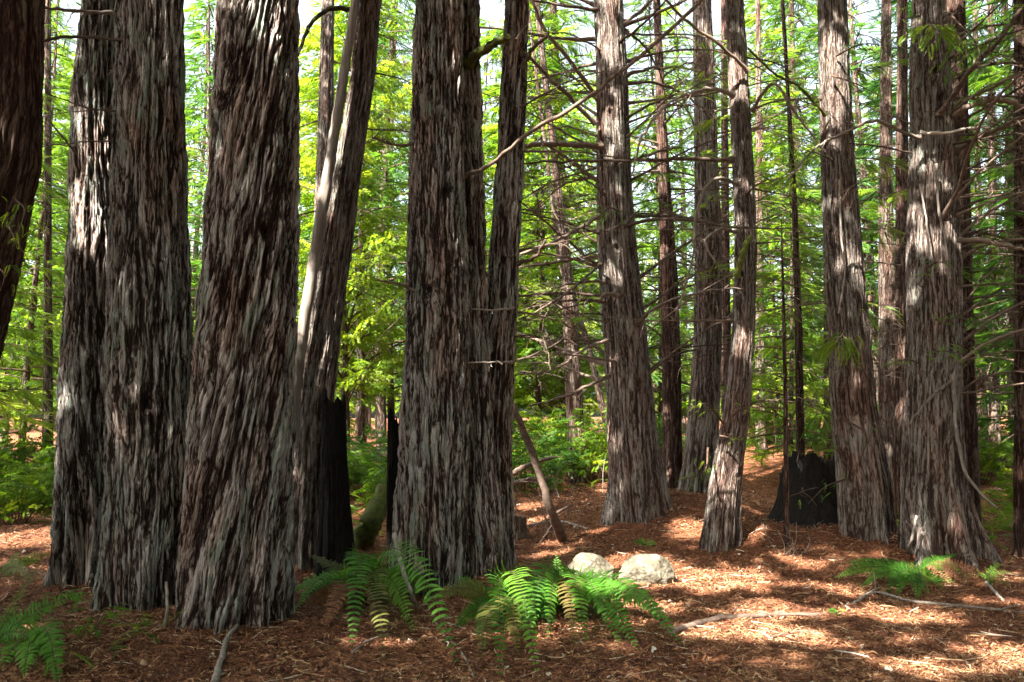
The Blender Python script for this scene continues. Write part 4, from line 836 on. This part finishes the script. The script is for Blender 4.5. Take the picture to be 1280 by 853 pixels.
sprig(470, 672, 8, .2, 'sunlit yellow sprig below the mossy log', .34, .95)
sprig(90, 690, 6, .2, 'small green sprig in the sunny patch at the left edge', .3, .5)

# ================================================================== background trees
def crown_into(root, mb, mats, name='crown'):
    return mb.obj(name, mats, root, origin=(0, 0, 0))
VAR = []
def template(H, z0, Rm, nb, seed, leaf, tw, sc, tpl=None, **kw):
    return (conifer_crown(H, z0, Rm, nb, seed, sc, tpl=tpl, **kw).mesh('crown', [leaf, M_twig]), H, tw)
def trunk_mesh(H, r, seed):
    mb = MB(); n = 26; z = np.linspace(-.4, H, n); P = np.stack([.12 * np.sin(z * .35 + seed), .12 * np.cos(z * .3 + seed), z], -1)
    tube(mb, P, np.linspace(r * 1.15, r * .12, n), 14, .5, rough=.07); return mb.mesh('trunk', [M_bark_far])
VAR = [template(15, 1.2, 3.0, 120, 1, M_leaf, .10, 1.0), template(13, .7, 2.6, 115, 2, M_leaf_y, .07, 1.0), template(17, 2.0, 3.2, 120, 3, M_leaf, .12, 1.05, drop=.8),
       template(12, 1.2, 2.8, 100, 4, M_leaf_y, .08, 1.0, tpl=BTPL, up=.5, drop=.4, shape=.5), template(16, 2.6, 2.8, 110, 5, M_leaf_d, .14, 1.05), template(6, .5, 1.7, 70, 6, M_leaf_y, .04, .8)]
TRM = [trunk_mesh(v[1], v[2], i * 1.7) for i, v in enumerate(VAR)]
PROTO = {}
def bg_tree(px, Y, var, s, label, name='background_tree'):
    x = (px - 640) / F * Y * 1.0; z = gz(x, Y)
    if var not in PROTO:
        r = empty(name, (0, 0, 0), label, 'tree', 'trees of the forest beyond the clearing')
        tr = bpy.data.objects.new('trunk', TRM[var]); cr = bpy.data.objects.new('crown', VAR[var][0])
        for o in (tr, cr): COL.objects.link(o); o.parent = r
        PROTO[var] = r
    else:
        src = PROTO[var]; r = src.copy(); COL.objects.link(r); r.name = name; r['label'] = label
        for ch in list(src.children):
            c = ch.copy(); COL.objects.link(c); c.parent = r
    r.location = (x, Y, z); r.rotation_euler = (0, 0, random.uniform(0, 6.28)); r.scale = (s, s, s * random.uniform(.92, 1.08))
for px, Y, v, s, lab in [
    (-70, 13.5, 1, 1.0, 'yellow-green conifer cut off by the left edge behind the corner trunk'),
    (40, 19, 1, 1.1, 'yellow-green conifer filling the gap left of the slim lichen-streaked trunk'),
    (82, 27, 3, 1.2, 'broadleaf tree deep in the left gap'),
    (15, 24, 3, 1.2, 'bright broadleaf tree far behind the corner trunk'),
    (250, 20, 0, 1.0, 'conifer seen through the slit left of the widest trunk'),
    (240, 31, 2, 1.1, 'tall conifer far behind the slit beside the widest trunk'),
    (432, 17, 3, 1.0, 'bright broadleaf tree in the gap left of the tall shaggy trunk'),
    (395, 23, 1, 1.1, 'yellow-green conifer behind the split grey stem'),
    (488, 25, 0, 1.1, 'conifer just left of the tall shaggy trunk, far behind'),
    (455, 33, 2, 1.2, 'tallest far conifer in the sunny gap left of centre'),
    (610, 21, 1, 1.0, 'conifer mostly hidden by the fused centre trunks'),
    (672, 19, 3, 1.0, 'broadleaf tree right of the fused centre trunks'),
    (700, 27, 0, 1.1, 'conifer behind the pale sunlit trunk'),
    (735, 34, 1, 1.2, 'far yellow-green conifer just left of the boulder trunk'),
    (822, 22, 1, 1.1, 'yellow-green conifer between the boulder trunk and the grey trunk'),
    (855, 30, 2, 1.1, 'far tall conifer behind the thin dark trunk'),
    (915, 26, 0, 1.0, 'conifer behind the bent trunk'),
    (965, 20, 1, 1.0, 'sunny conifer in the wide gap right of the bent trunk'),
    (1005, 28, 0, 1.2, 'blue-green conifer at the back of the wide right gap'),
    (985, 15.5, 5, 1.15, 'small bushy conifer behind the spindly sapling'),
    (1088, 21, 2, 1.0, 'conifer between the two big right-hand trunks'),
    (1120, 29, 1, 1.1, 'pale conifer far behind the two big right-hand trunks'),
    (1180, 19, 4, 1.0, 'dark conifer behind the stout flared trunk'),
    (1225, 25, 0, 1.1, 'conifer deep behind the slender trunks at the right'),
    (1275, 17, 2, 1.0, 'conifer with long boughs at the right edge'),
    (1340, 14, 0, 1.0, 'conifer cut off by the right edge of the picture'),
    (700, 19.5, 2, 1.15, 'tall green conifer rising behind the gap between the slim trunk and the boulder trunk'),
    (1010, 23, 2, 1.2, 'tall conifer rising behind the dark pole-thin sapling'),
    (480, 22, 2, 1.15, 'tall conifer rising just left of the tall shaggy trunk'),
    (760, 45, 0, 1.3, 'farthest conifer behind the boulder trunk'),
    (560, 30, 2, 1.2, 'tall conifer behind the tall shaggy trunk'),
    (150, 36, 0, 1.3, 'far conifer hidden behind the left trunks'),
    (330, 28, 1, 1.1, 'conifer hidden behind the widest trunk')]:
    bg_tree(px, Y, v, s, lab)

# far wood: one mass
def far_wood():
    mb = MB(); r = np.random.default_rng(77); base = [conifer_crown(16, .6, 3.8, 60, 90 + k, 1.9, dens=.26) for k in range(3)]
    trk = MB()
    for i in range(46):
        px = -350 + 1980 * (i + r.random()) / 46; Y = r.uniform(40, 75); x = (px - 640) / F * Y; z = gz(x, Y); s = r.uniform(.9, 1.3); a = r.uniform(0, 6.28); b = base[i % 3]
        V = np.concatenate(b.V); A = np.concatenate(b.A); Q = np.concatenate(b.Q); mm = np.concatenate(b.MQ)
        V2 = np.stack([(V[:, 0] * math.cos(a) - V[:, 1] * math.sin(a)) * s + x, (V[:, 0] * math.sin(a) + V[:, 1] * math.cos(a)) * s + Y, V[:, 2] * s + z], -1)
        keep = mm == 0; mb.add(V2, Q[keep], None, np.clip(A + r.normal() * .1, 0, 1), 0)
        tube(mb, [[x, Y, z - .3], [x, Y, z + 8], [x + .2, Y, z + 16 * s]], [.25, .18, .03], 8, .5, 1)
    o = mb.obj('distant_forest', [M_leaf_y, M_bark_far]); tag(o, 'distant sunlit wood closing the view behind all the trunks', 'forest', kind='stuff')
far_wood()

# understory shrubs
def shrub_mesh(seed, Rm, H, n, tpl, leaf, sc):
    r = np.random.default_rng(seed); mb = MB(); pos = []; dr = []; tn = []
    for k in range(n):
        az = r.uniform(0, 2 * PI); rad = Rm * math.sqrt(r.random()); hh = H * (1 - .6 * (rad / Rm) ** 2) * r.uniform(.6, 1.1)
        e = np.array([math.cos(az) * rad, math.sin(az) * rad, hh]); P = smoothpath(np.array([[e[0] * .25, e[1] * .25, -.05], e * [.7, .7, .6], e]), 6)
        tube(mb, P, np.linspace(.009, .003, 6), 4, .5, 1, cap=False); bt = .5 + r.normal() * .15
        for _ in range(7):
            q = P[r.integers(2, 6)]; pos.append(q + r.normal(size=3) * .1); a2 = az + r.normal() * 1.0; dr.append([math.cos(a2), math.sin(a2), r.uniform(-.3, .5)]); tn.append(bt + r.normal() * .12)
    place_sprays(mb, pos, dr, sc * r.uniform(.6, 1.2, len(pos)), np.clip(tn, 0, 1), tpl, .5); return mb.mesh('shrub', [leaf, M_twig])
SH = [shrub_mesh(1, .9, 1.4, 34, BTPL, M_leaf_y, .9), shrub_mesh(2, 1.1, 1.1, 34, BTPL, M_leaf, .9), shrub_mesh(3, .8, 1.7, 36, TPL, M_leaf, .7)]
for i, (px, Y, v, s, lab) in enumerate([
    (28, 11.5, 0, .75, 'dark glossy shrub at the edge of the sunny patch on the left'), (-15, 13, 0, 1.0, 'bright shrub cut off by the left edge'), (75, 13.5, 0, 1.0, 'bright shrub behind the slim lichen-streaked trunk'), (240, 15, 1, 1.0, 'shrub in the slit left of the widest trunk'),
    (430, 14, 0, .8, 'bright shrub behind the charred stump'), (470, 15.5, 1, 1.0, 'shrub above the mossy log'), (497, 13, 0, .7, 'yellow-green shrub left of the charred snag'), (655, 15, 1, 1.1, 'shrub right behind the slim trunk of the centre group'), (690, 17, 0, 1.1, 'bright shrub by the pale sunlit trunk'),
    (742, 15.5, 0, 1.0, 'bright shrub touching the left side of the boulder trunk'), (815, 19, 1, 1.0, 'shrub behind the thin dark trunk'), (955, 22, 0, 1.1, 'shrub at the top of the needle slope'), (1010, 19, 1, .9, 'shrub behind the burnt hollow stump'), (1105, 17, 2, .9, 'shrub between the two big right-hand trunks'),
    (1215, 15, 0, .7, 'yellowish shrub right of the stout flared trunk'), (1258, 16.5, 1, 1.0, 'dark green shrub in front of the right edge conifers'), (1290, 12.5, 0, .6, 'low shrub cut off by the right edge')]):
    x = (px - 640) / F * Y; o = bpy.data.objects.new('shrub', SH[v]); COL.objects.link(o); tag(o, lab, 'shrub', 'shrubs under the background trees'); o.location = (x, Y, gz(x, Y)); o.rotation_euler.z = i * 1.3; o.scale = (s, s, s)

# low ground cover at the right and far back
def cover(name, boxes, n, sc, leaf, label):
    mb = MB(); pos = []; dr = []; tn = []
    for (x0, x1, y0, y1) in boxes:
        for _ in range(n):
            x = rng.uniform(x0, x1); y = rng.uniform(y0, y1)
            if pn(x * .9, y * .9, 2.2) < -.05: continue
            a = rng.uniform(0, 6.28); pos.append([x, y, gz(x, y) + rng.uniform(.02, .16)]); dr.append([math.cos(a), math.sin(a), rng.uniform(.1, .8)]); tn.append(.55 + rng.normal() * .2)
    place_sprays(mb, pos, dr, sc * rng.uniform(.6, 1.2, len(pos)), np.clip(tn, 0, 1), TPL, .5); o = mb.obj(name, leaf); tag(o, label, 'ground cover', kind='stuff')
cover('ground_cover', [(5.0, 8.5, 9.4, 14)], 900, .6, M_leaf_y, 'low ferny ground cover right of the stout flared trunk')
cover('ground_cover', [(-2.6, -.3, 11.5, 17), (-.3, 3, 14, 20), (-12, -6, 11.5, 16)], 420, .6, M_leaf_y, 'sparse green ground cover behind the trunks')

cover('ground_cover', [(-4.6, -2.2, 4.4, 6.8)], 150, .38, M_leaf, 'sparse low green sprigs in the needles at the left')
# ================================================================== litter
def litter():
    mb = MB(); n = 340000
    # denser near the camera
    r = 3.2 * np.exp(rng.random(n) * math.log(16 / 3.2)); a = rng.uniform(-.72, .72, n); x = np.tan(a) * r * 1.0; y = r + rng.normal(size=n) * .3
    az = rng.uniform(0, 2 * PI, n); L = rng.uniform(.02, .075, n); w = rng.uniform(.0010, .0030, n) * (1 + r / 10)
    big = rng.random(n) < .05; L[big] *= 1.7
    leaf = rng.random(n) < .003; w[leaf] = rng.uniform(.010, .018, leaf.sum()); L[leaf] = rng.uniform(.03, .05, leaf.sum())
    z = hn(x, y) + rng.uniform(.001, .022, n); tilt = rng.normal(size=n) * .28
    d = np.stack([np.cos(az) * np.cos(tilt), np.sin(az) * np.cos(tilt), np.sin(tilt)], -1); s = np.stack([-np.sin(az), np.cos(az), rng.normal(size=n) * .5], -1)
    c = np.stack([x, y, z], -1); bend = rng.uniform(-.25, .25, n)[:, None] * s * L[:, None]
    p0 = c - d * L[:, None] / 2; p2 = c + d * L[:, None] / 2; pm = c + bend + np.array([0, 0, .006]); ws = s * w[:, None]
    V = np.stack([p0 - ws * .5, p0 + ws * .5, pm + ws, pm - ws, p2 + ws * .4, p2 - ws * .4], 1).reshape(-1, 3)
    b = np.arange(n)[:, None] * 6; Q = np.concatenate([b + np.array([[0, 1, 2, 3]]), b + np.array([[3, 2, 4, 5]])]).astype(np.int32)
    tone = np.clip(.48 + rng.normal(size=n) * .2 + .22 * pn(x * 1.3, y * 1.3, 7.7), 0, .9); tone[leaf] = rng.uniform(.86, 1.0, leaf.sum())
    mb.add(V, Q, None, np.repeat(tone, 6))
    # whole fallen sprays and loose twigs
    k = 9000; r = 3.2 * np.exp(rng.random(k) * math.log(14 / 3.2)); a = rng.uniform(-.72, .72, k); x = np.tan(a) * r; y = r + rng.normal(size=k) * .3; az = rng.uniform(0, 2 * PI, k)
    place_sprays(mb, np.stack([x, y, hn(x, y) + rng.uniform(.006, .035, k)], -1), np.stack([np.cos(az), np.sin(az), rng.normal(size=k) * .15], -1), rng.uniform(.18, .42, k), np.clip(.42 + rng.normal(size=k) * .22, 0, .86), SMALL, .25)
    for i in range(2600):
        rr = 3.4 * math.exp(rng.random() * math.log(13 / 3.4)); a = rng.uniform(-.7, .7); x = math.tan(a) * rr; y = rr; az = rng.uniform(0, 2 * PI); l = rng.uniform(.06, .26) * (1.5 if rng.random() < .1 else 1)
        p = np.array([[x + math.cos(az) * l * q, y + math.sin(az) * l * q, 0] for q in (-.5, 0, .5)]); p[1, :2] += rng.normal(size=2) * l * .08; p[:, 2] = hn(p[:, 0], p[:, 1]) + rng.uniform(.006, .03)
        tube(mb, p, rng.uniform(.0015, .005), 4, float(np.clip(rng.choice([.12, .3, .93]) + rng.normal() * .05, 0, 1)), cap=False)
    o = mb.obj('needle_litter', M_litter, smooth=False); tag(o, 'rust brown fallen needles and twigs covering the forest floor', 'leaf litter', kind='stuff')
litter()

# ================================================================== unseen canopy added to shade the clearing; gaps cut where sun should fall
def canopy():
    n = 26000; gx = rng.uniform(-10, 17, n); gy = rng.uniform(-2, 15.5, n); z = rng.uniform(8.5, 14, n)
    dz = []  # extra leaf clumps in the sun's path to darken stumps, trunks, foreground
    for x, y, Y in [(1020, 600, 10.1), (1000, 640, 10.1), (1040, 640, 10.1), (1000, 680, 9.6), (1040, 684, 9.6), (1020, 575, 10.2), (418, 520, 8.1), (420, 580, 8.1), (424, 640, 8.1), (415, 500, 8.1), (494, 540, 7.6), (494, 620, 7.6), (1165, 420, 8.3), (1160, 560, 8.3), (1070, 560, 9.0), (1080, 620, 9.0)]:
        p = at(x, y, Y); dz.append((p[0] - UX * p[2], p[1] - UY * p[2]))
    for x in (235, 265, 300, 335):
        for y in (90, 230, 300, 360, 430, 500, 570, 640):
            p = at(x, y, 5.55); dz.append((p[0] - UX * p[2], p[1] - UY * p[2]))
    for x, y in [(60, 800), (150, 830), (250, 800), (260, 845), (350, 830), (420, 845), (520, 850), (340, 780), (180, 770), (600, 845), (700, 845)]:
        p = ghit(x, y); dz.append((p[0], p[1]))
    dz = np.repeat(np.array(dz), 130, 0) + rng.normal(size=(len(dz) * 130, 2)) * .2; gx = np.concatenate([gx, dz[:, 0]]); gy = np.concatenate([gy, dz[:, 1]]); z = np.concatenate([z, rng.uniform(8.5, 14, len(dz))])
    fl = .7 * pn(gx * .8, gy * 1.1, 5.5) + .7 * pn(gx * 1.9, gy * 2.4, 9.1)
    pos = np.stack([gx + UX * z, gy + UY * z, z], -1)[fl < 1.15]
    # leaf roof added above and behind, out of view, to dim sky light
    n = 38000; r = 34 * np.sqrt(rng.random(n)); a = rng.uniform(0, 6.28, n); q = np.stack([r * np.cos(a), r * np.sin(a) - 3, rng.uniform(9, 16, n)], -1)
    view = (q[:, 1] > 0) & (q[:, 2] < 1.9 + .56 * q[:, 1])
    q = q[~view & (q[:, 1] < 13)]
    # unseen boughs added round the back to block low sky light
    n = 24000; a = rng.uniform(-PI - .05, .62, n); r = rng.uniform(13, 24, n); q2 = np.stack([r * np.cos(a), r * np.sin(a), rng.uniform(.5, 13, n)], -1)
    sc = np.concatenate([rng.uniform(.6, 1.0, len(pos)), rng.uniform(1.0, 1.6, len(q) + len(q2))]); pos = np.concatenate([pos, q, q2])
    m = len(pos); a = rng.uniform(0, 6.28, m); dr = np.stack([np.cos(a), np.sin(a), rng.uniform(-.4, .2, m)], -1)
    ok = sun_gap(pos + dr * (sc * .22)[:, None], sc * .14); pos, dr, sc = pos[ok], dr[ok], sc[ok]; m = len(pos)
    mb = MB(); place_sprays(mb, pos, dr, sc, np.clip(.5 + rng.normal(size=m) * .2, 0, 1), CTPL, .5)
    o = mb.obj('shade_canopy', M_leaf_d); tag(o, 'unseen leafy boughs added overhead and behind the viewer to shade the clearing', 'canopy', kind='stuff')
CTPL = [spray_tpl(6, .42, .18, .11)]
canopy()

S.render.engine = 'CYCLES'
C_ = S.cycles
C_.use_denoising = True
try: C_.denoiser = 'OPENIMAGEDENOISE'; C_.denoising_input_passes = 'RGB_ALBEDO_NORMAL'
except Exception: pass
C_.max_bounces = 6; C_.diffuse_bounces = 3; C_.glossy_bounces = 2; C_.transmission_bounces = 4; C_.sample_clamp_indirect = 6; C_.caustics_reflective = False; C_.caustics_refractive = False
